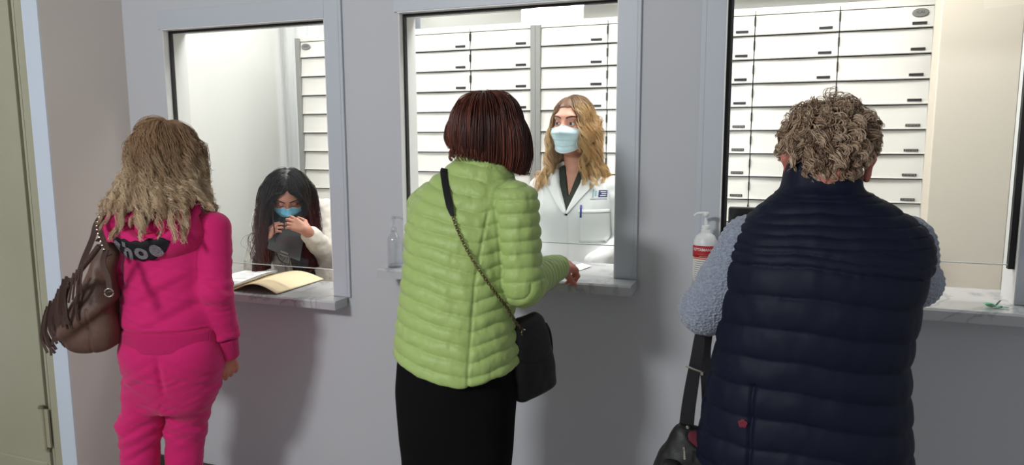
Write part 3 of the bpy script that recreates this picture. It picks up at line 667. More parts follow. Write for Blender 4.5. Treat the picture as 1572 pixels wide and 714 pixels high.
def green_woman():
    o = A(-.835, 1.765, 0); M = frame(0.0); Q = lambda u, v, z: o + A(u, v, z)
    hc = W(748, 197, 1.90) + A(0, 0, 0); hc[2] = 1.527; HM = frame(-.14, -.20, .08); s = .95
    hf, P = head_sdf(hc, HM, s)
    SR, ER, WR = W(793, 312, 1.79), W(802, 436, 1.79), W(853, 411, 2.13)
    SL, EL, WL = Q(-.112, .08, 1.33), Q(-.13, .22, 1.13), Q(-.03, .40, 1.10)
    hR = hand_parts(WR + unit(WR - ER) * .03, A(.32, .9, -.12), A(.5, -.12, .85), 1, .75, .92)
    hL = hand_parts(WL, A(.3, .9, .05), A(.0, -.05, 1), -1, .35, .92)
    trunk = loft(o, M, [(.74, 0, 0, .14, .10), (.86, 0, 0, .148, .108), (1.0, 0, .01, .145, .105), (1.2, .005, .04, .15, .105), (1.32, .012, .06, .15, .085), (1.40, .02, .085, .07, .06)])
    neck = cap(Q(.038, .085, 1.37), P(0, -.03, -.05), .052, .05)
    legs = []
    for sx in (-1, 1): legs += [(cap(Q(sx * .08, 0, .82), Q(sx * .085, 0, .44), .075, .05), .02), (cap(Q(sx * .085, 0, .44), Q(sx * .085, -.01, .07), .05, .035), .02), (cap(Q(sx * .085, -.02, .05), Q(sx * .09, .12, .03), .035, .025), .02)]
    body = union([(hf, 0), (neck, .03), (trunk, .03), (cap(SR, ER, .045, .036), .03), (cap(ER, WR, .036, .026), .02), (cap(SL, EL, .045, .036), .03), (cap(EL, WL, .036, .026), .02)] + [(g, k) for g, k in legs] + hR + hL)
    V, F = surface(body, Q(-.32, -.25, -.01), Q(.32, .65, 1.68), .004)
    r = mk('person', V, F, M_skin_aged, None, Q(0, 0, 0)); tag(r, 'woman with brown bob in lime green quilted jacket, leaning on the middle counter', 'person')
    face_bits(hf, P, HM, s, (0, 1, -.1), .25, M_lash, r, M_skin_aged); lips_part(hf, P, HM, s, r)
    # jacket
    jt = loft(o, M, [(.80, .006, 0, .184, .152), (.92, .004, 0, .180, .15), (1.05, 0, .012, .166, .135), (1.17, .0, .03, .160, .128), (1.27, .002, .045, .162, .122), (1.335, .008, .058, .164, .112), (1.38, .018, .07, .154, .102), (1.425, .03, .082, .110, .085), (1.46, .04, .09, .074, .074)], 2.2)
    aR = union([(cap(SR, ER, .062, .058), 0), (cap(ER, WR + unit(WR - ER) * .01, .058, .043), .025)]); aL = union([(cap(SL, EL, .060, .053), 0), (cap(EL, WL, .053, .041), .02)])
    CM = frame(-.1, -.22, .20); col = loft(Q(.035, .085, 1.40), CM, [(.0, 0, 0, .083, .08), (.05, 0, .005, .080, .078), (.088, 0, .01, .079, .077)]); coli = loft(Q(.035, .085, 1.41), CM, [(.03, 0, 0, .067, .067), (.06, 0, .005, .067, .067), (.12, 0, .01, .067, .067)])
    hem = lambda p: (.887 - .27 * np.clip(p[:, 0] - o[0], -.2, .03) + .28 * np.clip(p[:, 0] - o[0] - .085, 0, .2) + .02 * np.clip(p[:, 1] - o[1], 0, .2)) - p[:, 2]
    tr = lambda p: smax(smax(smin(jt(p), col(p), .012), -coli(p), .006), hem(p), .012)
    f = lambda p: smin(smin(tr(p), aR(p), .022), aL(p), .03)
    def sq(p):
        u = p[:, 0] - o[0]; v = p[:, 1] - o[1]
        return p[:, 2] + .19 * np.clip(u, -.12, .10) + .06 * np.clip(u, -.3, -.12) - .30 * np.clip(u - .10, 0, .2) * (v < .1) - .05 * np.clip(-.1 - u, 0, 1) + .006 * noise(p * 9) + .0035 * noise(p * 23 + 7)
    def disp(p, N):
        dt, da, db = tr(p), aR(p), aL(p); arm = np.minimum(da, db) < dt - .004
        tA = limb_t(p, SR, ER) * np.linalg.norm(ER - SR); tB = np.linalg.norm(ER - SR) + limb_t(p, ER, WR) * np.linalg.norm(WR - ER); blend = np.clip((limb_t(p, ER, WR) - .0) / .25, 0, 1)
        fore = cap(ER, WR, .054, .04)(p) < cap(SR, ER, .059, .053)(p); sa = np.where(fore, tB, tA)
        tA2 = limb_t(p, SL, EL) * np.linalg.norm(EL - SL); tB2 = np.linalg.norm(EL - SL) + limb_t(p, EL, WL) * np.linalg.norm(WL - EL); sa2 = np.where(cap(EL, WL, .053, .04)(p) < cap(SL, EL, .06, .053)(p), tB2, tA2)
        sa = np.where(da < db, sa, sa2) + .004 * noise(p * 14); c = p[:, 2] > 1.462 + .25 * (o[0] + .04 - p[:, 0])
        s_ = sq(p); d = np.where(arm, quilt(sa + .012, .036, .0080, .5), quilt(s_ + .006, .0385, .0085, .5))
        ptn = noise(np.stack([p[:, 0] * 34 + p[:, 2] * 14, p[:, 1] * 30, p[:, 2] * 26 - p[:, 0] * 22], 1)) + .5 * noise(np.stack([p[:, 0] * 80, p[:, 1] * 70, p[:, 2] * 40], 1))   # puckers between the seams
        d = np.where(c & ~arm, quilt(p[:, 2] + .35 * (p[:, 0] - o[0] - .02), .05, .004), d) + .0026 * ptn
        seam = np.abs(da - dt); d -= .006 * np.exp(-(seam / .006) ** 2) * (p[:, 2] > 1.1)
        u = p[:, 0] - o[0]; ps = np.abs(u - (.098 + .10 * np.clip(p[:, 2] - 1.15, 0, .2))); d -= .004 * np.exp(-(ps / .004) ** 2) * (~arm) * (N[:, 1] < 0) * (p[:, 2] < 1.33)
        ss = np.abs(p[:, 1] - o[1] - .0 - .02 * (p[:, 2] - .9)); d -= .004 * np.exp(-(ss / .004) ** 2) * (~arm) * (p[:, 2] < 1.2)
        return d
    j = cloth('jacket', f, Q(-.34, -.3, .8), Q(.34, .6, 1.5), .0035, M_green, r, disp)
    # hem and cuff binding
    th = np.linspace(0, 2 * np.pi, 90, endpoint=False); 
    # trousers
    tt = union([(loft(o, M, [(.56, 0, 0, .120, .080), (.66, 0, 0, .156, .104), (.76, 0, 0, .163, .122), (.86, 0, 0, .168, .130), (1.0, 0, 0, .155, .118)], 2.3), 0)] + [(cap(Q(sx * .078, 0, .80), Q(sx * .083, -.005, .42), .092, .076), .03) for sx in (-1, 1)] + [(cap(Q(sx * .083, -.005, .42), Q(sx * .088, -.012, .05), .076, .078), .03) for sx in (-1, 1)])
    tf = lambda p: np.maximum(tt(p), .03 - p[:, 2])
    cloth('trousers', tf, Q(-.3, -.22, 0), Q(.3, .22, 1.0), .006, M_black, r, lambda p, N: .003 * noise(np.stack([p[:, 0] * 12, p[:, 1] * 12, p[:, 2] * 7], 1)))
    shoes(r, [Q(-.085, .03, 0), Q(.09, .03, 0)], 0.0)
    # bob
    n = 6000; root, nr, cb, L = scalp_roots(P, HM, s, n, (-.01, .09, -.05))
    guard = ell(P(0, .08, -.04), A(.058, .06, .1) * s, HM); coll = lambda p: np.minimum(np.minimum(hf(p), guard(p)), neck(p) - .012)
    layer = rng.random(len(root)) ** .7; clear = .006 + .018 * layer
    S = strands(root + nr * .002, cb + nr * .12, np.full(len(root), .30), 26, coll, clear, .7, 1, 1)
    S = S + (unit(S[:, -1:] * A(1, 1, 0) - hc * A(1, 1, 0)) * (.007 * np.sin(np.linspace(0, np.pi, 26)) ** 1.5)[None, :, None])
    S, k = clump(S, 240, 2.0, .35)
    cut = lambda p: p[..., 2] - (1.468 - .30 * (p[..., 0] - hc[0]) - .12 * (p[..., 1] - hc[1]) - .015 * (1 - layer[:, None]) * 0)
    h_ = cut(S) + rng.normal(size=(len(S), 1)) * .0022; t = np.linspace(0, 1, 26); out = np.empty_like(S)
    for i in range(len(S)):
        b = np.argmax(h_[i] < 0) if (h_[i] < 0).any() else 25; e = t[max(b, 4)]; tn = np.linspace(0, e, 26)
        for ax in range(3): out[i, :, ax] = np.interp(tn, t, S[i, :, ax])
    rad = unit((out - hc) * A(1, 1, 0)); out -= rad * (.012 * np.clip((np.linspace(0, 1, 26) - .72) / .28, 0, 1) ** 2)[None, :, None]
    HV, HF = strand_mesh(out, .00105, 3, .8)
    cv, cf = surface(lambda p: np.maximum(ell(P(0, -.012, .036), A(.081, .102, .096) * s, HM)(p), -(((p - hc) @ HM.T)[:, 2] - np.interp(((p - hc) @ HM.T)[:, 1], [-.1, 0, .05, .09], [-.06, -.02, .06, .08]))), hc - .16, hc + .16, .006)
    cols = tints(len(out), 26 * 3, [L3(44, 21, 17), L3(80, 39, 30), L3(134, 70, 52)], .12, k)
    mk('hair', np.vstack([HV, cv]), np.vstack([HF, cf + len(HV)]), M_hair_gloss, r, col=np.vstack([cols, np.tile(L3(40, 20, 16), (len(cv), 1))]))
    return dict(o=o, jacket=f, Q=Q, SR=SR)
G = green_woman()
# ------------------------------------------------------------------ person in the navy vest
M_navy = mat('navy_nylon', lin(11, 17, 37), 0.6, bump=('noise', 40, 0.12, 0.005, (1, 1, 0.5)), spec=0.2)
M_knit = mat('grey_knit', lin(150, 158, 174), 0.85, bump=('voronoi', 150, 0.8, 0.006, (1, 1, 1.5)), sheen=0.3, var=(160, lin(112, 120, 138), 0.7))
M_greytr = mat('grey_trousers', lin(112, 112, 118), 0.8)
M_redlogo = mat('red_logo', lin(110, 26, 44), 0.6)
def navy_person():
    o = A(.085, 1.66, 0); M = frame(0.0); Q = lambda u, v, z: o + A(u, v, z)
    hc = W(1268, 268, 1.715); hc[2] = 1.462; HM = frame(.03, -.16, .0); s = 1.0; hf, P = head_sdf(hc, HM, s)
    SL, EL, WL = W(1150, 372, 1.67), W(1086, 474, 1.67), A(-.03, 2.06, 1.125)
    SR, ER, WR = W(1388, 372, 1.70), W(1406, 433, 1.88), A(.20, 2.16, 1.125)
    hL = hand_parts(WL, A(.25, .95, -.05), A(.1, .05, 1), -1, .3, .95); hR = hand_parts(WR, A(-.4, .9, -.05), A(0, .05, 1), 1, .3, .95)
    trunk = loft(o, M, [(.72, -.02, 0, .18, .14), (.85, -.02, 0, .19, .145), (1.05, -.01, 0, .17, .13), (1.2, .005, .005, .175, .125), (1.33, .01, .02, .16, .09), (1.39, 0, .04, .075, .065)])
    neck = cap(Q(0, .04, 1.36), P(0, -.03, -.05), .06, .057); legs = []
    for sx in (-1, 1): legs += [(cap(Q(sx * .09 - .02, 0, .8), Q(sx * .1 - .02, 0, .42), .085, .058), .02), (cap(Q(sx * .1 - .02, 0, .42), Q(sx * .1 - .02, -.01, .07), .058, .04), .02), (cap(Q(sx * .1 - .02, -.02, .05), Q(sx * .11 - .02, .12, .03), .037, .027), .02)]
    body = union([(hf, 0), (neck, .03), (trunk, .03), (cap(SL, EL, .048, .04), .03), (cap(EL, WL, .04, .029), .02), (cap(SR, ER, .048, .04), .03), (cap(ER, WR, .04, .029), .02)] + legs + hL + hR)
    V, F = surface(body, Q(-.4, -.25, -.01), Q(.4, .85, 1.62), .0042)
    r = mk('person', V, F, M_skin_aged, None, Q(0, 0, 0)); tag(r, 'person with short curly grey-brown hair in navy quilted vest over grey knit', 'person')
    face_bits(hf, P, HM, s, (0, 1, -.1), .3, M_lash, r, M_skin_aged); lips_part(hf, P, HM, s, r)
    # knitted sweater
    sw = union([(loft(o, M, [(.76, -.02, 0, .2, .155), (1.05, -.01, 0, .18, .14), (1.2, .005, .005, .185, .135), (1.33, .01, .02, .165, .1), (1.39, 0, .035, .085, .075)]), 0), (cap(SL, EL, .062, .059), .03), (cap(EL, WL, .058, .04), .02), (cap(SR, ER, .06, .054), .03), (cap(ER, WR, .054, .04), .02)])
    def ds(p, N):
        tl = limb_t(p, SL, EL) * .16; return .0032 * noise(np.stack([p[:, 0] * 16, p[:, 1] * 16, p[:, 2] * 26], 1)) + .0012 * np.sin(2 * np.pi * (p[:, 2] + .5 * p[:, 0]) / .013)
    cloth('sweater', sw, Q(-.4, -.25, .74), Q(.4, .55, 1.44), .0045, M_knit, r, ds)
    # vest
    vt = loft(o, M, [(.735, -.022, 0, .230, .185), (.83, -.022, 0, .226, .182), (.95, -.02, 0, .213, .17), (1.05, -.016, 0, .2, .16), (1.19, .0, .0, .199, .155), (1.28, .014, .004, .205, .145), (1.335, .016, .012, .192, .122), (1.375, .008, .02, .145, .1), (1.41, -.004, .03, .09, .085)], 2.4)
    col = loft(Q(-.005, .035, 1.38), frame(0, -.12), [(0, 0, 0, .094, .088), (.03, 0, .0, .084, .083), (.098, 0, .012, .077, .082)]); coli = loft(Q(-.005, .035, 1.38), frame(0, -.12), [(.03, 0, 0, .07, .07), (.07, 0, .01, .07, .073), (.13, 0, .015, .07, .073)])
    hole = lambda p: smin(cap(SL + A(-.012, 0, .0), EL + (EL - SL) * .5, .073, .073)(p), cap(SR + A(.012, .0, -.01), ER + (ER - SR) * .5, .066, .066)(p), .01)
    hole = union([(cap(A(o[0] - .305, 1.665, 1.22), A(o[0] - .25, 1.675, 1.285), .078, .07), 0), (cap(A(o[0] + .285, 1.75, 1.16), A(o[0] + .30, 1.70, 1.25), .07, .062), .01)])
    hem = lambda p: np.where(p[:, 0] - o[0] < -.12, .80 + .1 * (p[:, 0] - o[0] + .22), .75) - p[:, 2]
    f0 = lambda p: smax(smin(vt(p), col(p), .015), -coli(p), .006)
    f = lambda p: smax(smax(f0(p), -hole(p), .012), hem(p), .012)
    zs = [1.395, 1.372, 1.350, 1.329, 1.308, 1.287, 1.264, 1.20, 1.135, 1.072, 1.010, .950, .888, .826, .765]
    zs = np.array(zs[::-1])
    def dv(p, N):
        z = p[:, 2] + .10 * np.clip(p[:, 0] - o[0] - .02, -.05, .25) * (p[:, 2] < 1.3) + .06 * np.clip(-.05 - p[:, 0] + o[0], 0, .2) + .004 * noise(p * 10) + .002 * noise(p * 27)
        i = np.clip(np.searchsorted(zs, z) - 1, 0, len(zs) - 2); ww = zs[i + 1] - zs[i]; t = (z - zs[i]) / ww
        q = np.where((z > zs[0]) & (z < zs[-1]), (np.abs(np.sin(np.pi * t)) ** .45 - 1) * np.minimum(.0035 + .07 * ww, .0078), -.002)
        q = np.where(p[:, 2] > 1.405, .0, q) + .0018 * noise(np.stack([p[:, 0] * 26 + p[:, 2] * 16, p[:, 1] * 26, p[:, 2] * 22 - p[:, 0] * 14], 1)) + .0009 * noise(np.stack([p[:, 0] * 60, p[:, 1] * 60, p[:, 2] * 34], 1))
        u = p[:, 0] - o[0]; sl = (p[:, 2] < 1.02) & (N[:, 1] < 0); q -= .007 * np.exp(-((u + .125) / .005) ** 2) * sl
        return q
    v = cloth('vest', f, Q(-.36, -.3, .70), Q(.36, .3, 1.5), .0042, M_navy, r, dv)
    c = W(1140, 651, 1.5); g, _ = march(f, c[None], A(0, 1, 0)[None], 1.0); y = g[0, 1]
    mb = MB(); 
    for a in range(5):
        t = a * 2 * math.pi / 5 + .3; mb.lathe((c[0] + .005 * math.cos(t), y - .004, c[2] + .005 * math.sin(t)), [(.001, 0), (.0048, .0008), (.0048, .0026), (.001, .0032)], 10, np.array([[1, 0, 0], [0, 0, -1], [0, 1, 0]]))
    mb.build('logo', M_redlogo, v)
    tt = union([(loft(o, M, [(.72, -.02, 0, .19, .15), (.85, -.02, 0, .2, .155), (.95, -.02, 0, .18, .14)]), 0)] + [(cap(Q(sx * .09 - .02, 0, .78), Q(sx * .1 - .02, 0, .4), .1, .082), .03) for sx in (-1, 1)] + [(cap(Q(sx * .1 - .02, 0, .4), Q(sx * .1 - .02, -.01, .06), .082, .075), .03) for sx in (-1, 1)])
    cloth('trousers', lambda p: np.maximum(tt(p), .035 - p[:, 2]), Q(-.32, -.26, 0), Q(.32, .26, 1.0), .007, M_greytr, r)
    shoes(r, [Q(-.12, .03, 0), Q(.085, .03, 0)], 0.0)
    # short curly hair
    n = 3400; root, nr, cb, L = scalp_roots(P, HM, s, n, (0.0, .06, -.02), lambda x, y: np.interp(y, [-.11, -.06, -.02, .02, .05, .085], [-.105, -.09, -.02, .02, .05, .075]))
    keep = ~((np.abs(L[:, 0]) > .058) & (L[:, 2] < .035) & (L[:, 1] > -.05)); root, nr, cb, L = root[keep], nr[keep], cb[keep], L[keep]
    top = np.clip((L[:, 2] + .03) / .11, 0, 1); length = .017 + .024 * top + .006 * rng.random(len(L)) + .014 * (L[:, 2] < -.05); N_ = 16
    drift = unit(rng.normal(size=(len(L), 3))) * .35
    S = strands(root + nr * .003, nr * (.12 + .38 * top[:, None]) + cb * .9 + drift, length, N_, hf, np.full(len(root), .004) + .009 * rng.random(len(root)) * (0.3 + top), .10, 1, 1)
    S, k = clump(S, 190, 1.0, .72); ph = rng.random(k.max() + 1)[k] * 6.28 + rng.normal(size=len(k)) * .3
    S = waves(S, .0035 + .0035 * top, 1.0 + .5 * rng.random(k.max() + 1)[k], ph, .1); e = hf(S.reshape(-1, 3)).reshape(len(S), N_)
    HV, HF = strand_mesh(S, .0013, 3, .5)
    loc = lambda p: (p - hc) @ HM.T
    capf = lambda p: np.maximum(ell(P(0, -.012, .036), A(.0785, .100, .0935), HM)(p), -(loc(p)[:, 2] - np.interp(loc(p)[:, 1], [-.11, -.06, -.02, .02, .05, .085], [-.105, -.085, -.015, .025, .055, .08])))
    cv, cf = surface(capf, hc - .16, hc + .16, .005); cols = tints(len(S), N_ * 3, [L3(92, 70, 56), L3(146, 120, 98), L3(212, 188, 160), L3(156, 134, 116)], .14, k)
    mk('hair', np.vstack([HV, cv]), np.vstack([HF, cf + len(HV)]), M_hair_soft, r, col=np.vstack([cols, np.tile(L3(84, 62, 52), (len(cv), 1))]))
    return dict(o=o, EL=EL, WL=WL, vest=f)
NV = navy_person()
# ------------------------------------------------------------------ woman in the pink tracksuit
M_pink = mat('pink_jersey', lin(204, 12, 104), 0.85, bump=('noise', 260, 0.25, 0.002), sheen=0.15)
M_pinkrib = mat('pink_rib', lin(192, 10, 96), 0.88, bump=('wave', 160, 0.4, 0.002), sheen=0.12)
M_patch = mat('black_felt', lin(18, 16, 20), 0.8)
M_glit = mat('silver_glitter', lin(186, 186, 194), 0.35, 0.4, bump=('voronoi', 420, 1.0, 0.004), var=(520, lin(84, 84, 94), 0.9))
def pink_woman():
    o = A(-1.995, 1.90, 0); M = frame(.38); Q = lambda u, v, z: o + A(u, v, z) @ M
    hc = W(257, 240, 1.93); HM = frame(.30, -.10, .03); s = .94; hf, P = head_sdf(hc, HM, s)
    SR, ER, WR = Q(.163, -.005, 1.215), W(332, 448, 1.93), W(350, 540, 1.98)
    SL, EL, WL = Q(-.16, .0, 1.22), Q(-.20, .06, .98), Q(-.10, .26, 1.02)
    hR = hand_parts(WR, A(-.05, .1, -1), A(.85, -.45, .1), 1, .62, .94, .12, .7); hL = hand_parts(WL, Q(.3, 1, 0) - o, A(0, 0, 1), -1, .5, .86)
    trunk = loft(o, M, [(.70, 0, -.005, .115, .08), (.79, 0, -.005, .140, .098), (.95, 0, 0, .135, .10), (1.15, 0, .005, .145, .10), (1.24, 0, .005, .14, .08), (1.30, 0, .01, .06, .055)])
    neck = cap(Q(0, .01, 1.27), P(0, -.03, -.05), .05, .046); legs = []
    kn = {-1: W(215, 655, 1.86), 1: W(285, 655, 1.95)}; hp = {-1: Q(-.085, 0, .79), 1: Q(.085, 0, .79)}; an = {-1: W(216, 800, 1.83), 1: W(279, 800, 1.92)}; an[-1][2] = an[1][2] = .07
    for sx in (-1, 1): f_ = (A(0, 1, 0) @ M) * .14; legs += [(cap(hp[sx], kn[sx], .064, .05), .02), (cap(kn[sx], an[sx], .05, .034), .02), (cap(an[sx] * A(1, 1, 0) + A(0, 0, .05), an[sx] * A(1, 1, 0) + f_ + A(0, 0, .03), .034, .025), .02)]
    body = union([(hf, 0), (neck, .03), (trunk, .03), (cap(SR, ER, .042, .034), .03), (cap(ER, WR, .034, .024), .02), (cap(SL, EL, .042, .034), .03), (cap(EL, WL, .034, .024), .02)] + legs + hR + hL)
    V, F = surface(body, o + A(-.42, -.3, -.01), o + A(.42, .5, 1.6), .004)
    r = mk('person', V, F, M_skin_aged, None, o); tag(r, 'woman with long wavy blonde hair in bright pink tracksuit, brown bag on shoulder', 'person')
    face_bits(hf, P, HM, s, (0, 1, -.1), .3, M_lash, r, M_skin_aged); lips_part(hf, P, HM, s, r)
    # tracksuit trousers
    bt = union([(loft(o, M, [(.56, 0, -.005, .10, .07), (.64, 0, -.008, .140, .098), (.72, 0, -.010, .162, .120), (.79, 0, -.010, .168, .128), (.86, 0, -.005, .165, .122), (.93, 0, 0, .16, .115)]), 0),
                (ell(Q(-.074, -.062, .785), (.074, .054, .070), M), .06), (ell(Q(.074, -.062, .785), (.074, .054, .070), M), .06)])
    lg = {sx: union([(cap(hp[sx] + A(0, 0, -.04), kn[sx], .088, .070), 0), (cap(kn[sx], an[sx] + A(0, 0, .02), .068, .060), .03)]) for sx in (-1, 1)}
    cleft = cap(Q(0, -.16, .70), Q(0, -.13, .55), .018, .02)
    tf = lambda p: np.maximum(smin(bt(p), smin(lg[-1](p), lg[1](p), .010), .035), .05 - p[:, 2])
    def dt(p, N):
        q = (p - o) @ M.T; sx = np.where(np.abs(np.stack([lg[-1](p), lg[1](p)], 1)).argmin(1) == 0, -1, 1); z = p[:, 2]
        k = np.exp(-((z - .50) / .11) ** 2) * 1.0 + .6 * np.exp(-((z - .69) / .05) ** 2) + .18
        n_ = noise(np.stack([q[:, 0] * 7, q[:, 1] * 7 + 3, z * 42 + q[:, 0] * 22 * sx], 1)) + .5 * noise(np.stack([q[:, 0] * 12, q[:, 1] * 12, z * 80 - q[:, 0] * 30 * sx], 1))
        cl = -.009 * np.exp(-(q[:, 0] / .010) ** 2) * (q[:, 1] < 0) * np.clip((.80 - z) / .05, 0, 1) * np.clip((z - .64) / .04, 0, 1) + .004 * np.exp(-((z - .715 + .25 * np.abs(q[:, 0])) / .012) ** 2) * (q[:, 1] < 0) * n_
        return .0062 * k * n_ + cl
    cloth('trousers', tf, o + A(-.35, -.3, .0), o + A(.35, .3, .98), .0048, M_pink, r, dt)
    shoes(r, [an[-1] + (A(0, .02, 0) @ M), an[1] + (A(0, .02, 0) @ M)], .38, .92)
    # hooded top
    tt = loft(o, M, [(.87, 0, -.006, .168, .130), (.905, 0, -.004, .170, .136), (.98, 0, 0, .158, .126), (1.08, 0, .002, .148, .118), (1.18, 0, .004, .150, .112), (1.24, 0, .006, .148, .102), (1.285, 0, .01, .105, .085), (1.33, 0, .015, .065, .07)], 2.2)
    aR = union([(cap(SR, ER, .058, .056), 0), (cap(ER, WR + (WR - ER) * -.12, .056, .047), .02)]); aL = union([(cap(SL, EL, .058, .054), 0), (cap(EL, WL, .052, .042), .02)])
    # hood lying on the shoulders: a bowl with a rolled rim
    hood = ell(Q(0, -.050, 1.205), A(.152, .098, .105), frame(.38, .12)); rimp = curve([Q(-.085, .015, 1.345), Q(-.128, -.05, 1.285), Q(-.098, -.112, 1.218), Q(-.005, -.142, 1.186), Q(.09, -.112, 1.220), Q(.126, -.045, 1.290), Q(.085, .015, 1.345)], 17)
    rim = union([(cap(rimp[i], rimp[i + 1], .0135, .0135), .004) for i in range(16)]); lq = lambda p: (p - o) @ M.T
    hd = lambda p: smin(smax(hood(p), lq(p)[:, 2] - (1.178 + .62 * np.abs(lq(p)[:, 0]) + .35 * np.clip(lq(p)[:, 1] + .13, 0, .3)), .012), rim(p), .012)
    inner = union([(cap(Q(-.080, -.02, 1.325), Q(-.03, -.095, 1.236), .020, .024), 0), (cap(Q(-.03, -.095, 1.236), Q(.045, -.100, 1.232), .024, .022), .014), (cap(Q(.045, -.100, 1.232), Q(.085, -.03, 1.315), .022, .018), .014), (cap(Q(-.06, -.03, 1.33), Q(.0, -.075, 1.285), .022, .022), .01), (cap(Q(.0, -.075, 1.285), Q(.06, -.03, 1.33), .022, .020), .014)])
    f1 = lambda p: smin(smin(smax(tt(p), .875 - p[:, 2], .008), aR(p), .03), aL(p), .03)
    def folds(p, N):
        q = (p - o) @ M.T; dR = aR(p); t = tt(p); arm = np.clip((t - dR) / .02, 0, 1); z = p[:, 2]
        tl = limb_t(p, ER, WR); el = np.exp(-((z - ER[2]) / .09) ** 2) + .9 * np.exp(-((tl - .75) / .2) ** 2) + .15
        a = noise(np.stack([q[:, 0] * 10, q[:, 1] * 12, z * 46 + q[:, 0] * 30], 1)) + .5 * noise(np.stack([q[:, 0] * 20, q[:, 1] * 20, z * 90], 1))
        b = noise(np.stack([q[:, 0] * 6 + 5, q[:, 1] * 6, z * 30 - q[:, 0] * 16], 1)) + .4 * noise(np.stack([q[:, 0] * 9, q[:, 1] * 9, z * 70 + q[:, 0] * 20], 1))
        k = np.exp(-((z - .95) / .08) ** 2) + .8 * np.exp(-((z - 1.06) / .05) ** 2) + .18
        seam = -.003 * np.exp(-((t - dR) / .004) ** 2) * (z > 1.05)
        return arm * .0072 * el * a + (1 - arm) * .0070 * k * b * (z > .89) + seam
    top = cloth('hoodie', f1, o + A(-.42, -.32, .82), o + A(.42, .5, 1.42), .0042, M_pink, r, folds)
    cloth('hood', lambda p: smin(hd(p), np.maximum(inner(p), -neck(p)), .005), o + A(-.3, -.35, 1.08), o + A(.3, .25, 1.44), .004, M_pink, top, lambda p, N: .004 * noise(np.stack([p[:, 0] * 14, p[:, 1] * 14, p[:, 2] * 26], 1)))
    wb_ = loft(o, M, [(.792, 0, -.008, .174, .134), (.83, 0, -.008, .174, .134), (.872, 0, -.006, .1745, .1335), (.884, 0, -.006, .168, .128)]); cloth('waistband', lambda p: np.maximum(wb_(p), .793 - p[:, 2]), o + A(-.3, -.25, .77), o + A(.3, .25, .92), .0042, M_pinkrib, top)
    for a_, b_ in ((ER, WR), (EL, WL)):
        d_ = unit(b_ - a_); c_ = cap(b_ - d_ * .052, b_ + d_ * .026, .043, .036); end = lambda p, b_=b_, d_=d_: np.maximum((p - b_) @ d_ - .022, -.06 - (p - b_) @ d_)
        cloth('cuff', lambda p, c_=c_, end=end: smax(c_(p), end(p), .006), b_ - .13, b_ + .13, .004, M_pinkrib, top)
    # sequin patch on the hood
    fs = lambda p: smin(hd(p), f1(p), .02); cu, cz = -.035, 1.158
    def lay(u, z): return np.stack([u, np.full_like(u, -.5), z], -1) @ M + o
    def bend(x, y): return cu + x, cz + y + 3.0 * (x + .0) ** 2
    x = np.linspace(-.105, .105, 41); hw = .034 * np.clip(1 - (np.abs(x) / .108) ** 4, .12, 1) + .003 * np.cos(x * 150)
    G = np.array([[bend(a, b * t) for t in np.linspace(-1, 1, 9)] for a, b in zip(x, hw)]); pt = patch(fs, lay(G[..., 0], G[..., 1]), A(0, 1, 0) @ M, .001, .003); pm = MB().sheet(pt, .003).build('patch', M_patch, top, smooth=True)
    for ch, xx, rot in (('s', -.078, -.46), ('h', -.040, -.24), ('o', .008, 0.04), ('e', .056, .32)):
        tv, tfc = text_mesh(ch, .078, .0035); c_, s_ = math.cos(rot), math.sin(rot); X = tv[:, 0] * c_ - tv[:, 1] * s_ + xx; Y = tv[:, 0] * s_ + tv[:, 1] * c_ + (-.006 if ch == 'h' else 0)
        U, Z = cu + X, cz + Y + 3.0 * xx ** 2; q, _ = march(fs, lay(U, Z), np.broadcast_to(A(0, 1, 0) @ M, (len(U), 3)), 1.0); n_ = grad(fs, q, .006); V2 = np.vstack([q + n_ * .0062, q + n_ * .003]); k = len(q)
        mk('sequin_letter', V2, tfc, M_glit, pm, smooth=False)
    # long wavy hair
    n = 5600; root, nr, cb, L = scalp_roots(P, HM, s, n, (.008, .09, -.05))
    guard = ell(P(0, .075, -.04), A(.060, .06, .1) * s, HM); fall = lambda p: np.minimum(np.minimum(np.minimum(hf(p), guard(p)), drape(p)), np.minimum(aR(p), aL(p)))
    drape = loft(o, M, [(1.05, 0, -.04, .165, .125), (1.18, 0, -.042, .165, .108), (1.27, 0, -.03, .15, .088), (1.34, 0, -.015, .105, .072), (1.40, 0, 0, .06, .055), (1.46, 0, .01, .05, .05)], 2.2)
    layer = rng.random(len(root)) ** .8; clear = .004 + .032 * layer; side = np.sign(L[:, 0]) * (np.abs(L[:, 0]) > .03)
    zend = 1.332 + .04 * rng.normal(size=len(root)) - .07 * (rng.random(len(root)) < .2) + .05 * (np.abs(L[:, 0]) > .055); ln = np.clip(root[:, 2] - zend, .08, 1) + .035 + .05 * np.clip(L[:, 2] / .1, 0, 1); N_ = 40
    out = ((root - hc) * A(1, 1, 0)); S = strands(root + nr * .003, cb + nr * .35 + unit(out) * .15, ln, N_, fall, clear, .55, 1, 1)
    lf = ((root - hc) @ HM.T)[:, 0]; S += (A(-1, 0, 0) @ M)[None, None] * (np.clip(-lf - .005, 0, .1) * .75)[:, None, None] * (np.linspace(0, 1, N_) ** 1.6)[None, :, None]
    S += (A(1, 0, 0) @ M)[None, None] * (np.clip(lf - .005, 0, .1) * .30)[:, None, None] * (np.linspace(0, 1, N_) ** 1.5)[None, :, None]
    S, k = clump(S, 125, .85, .86); ph = rng.random(k.max() + 1)[k] * 6.28 + rng.normal(size=len(k)) * .35
    S = waves(S, (.009 + .012 * rng.random(k.max() + 1)[k]), 2.6 + 1.4 * rng.random(k.max() + 1)[k], rng.random(k.max() + 1)[k] * 6.28 + rng.normal(size=len(k)) * .12, .10, .5); S = waves(S, np.where(rng.random(len(S)) < .10, .008, .0014), np.full(len(S), 8.0), rng.random(len(S)) * 6.28, .1)
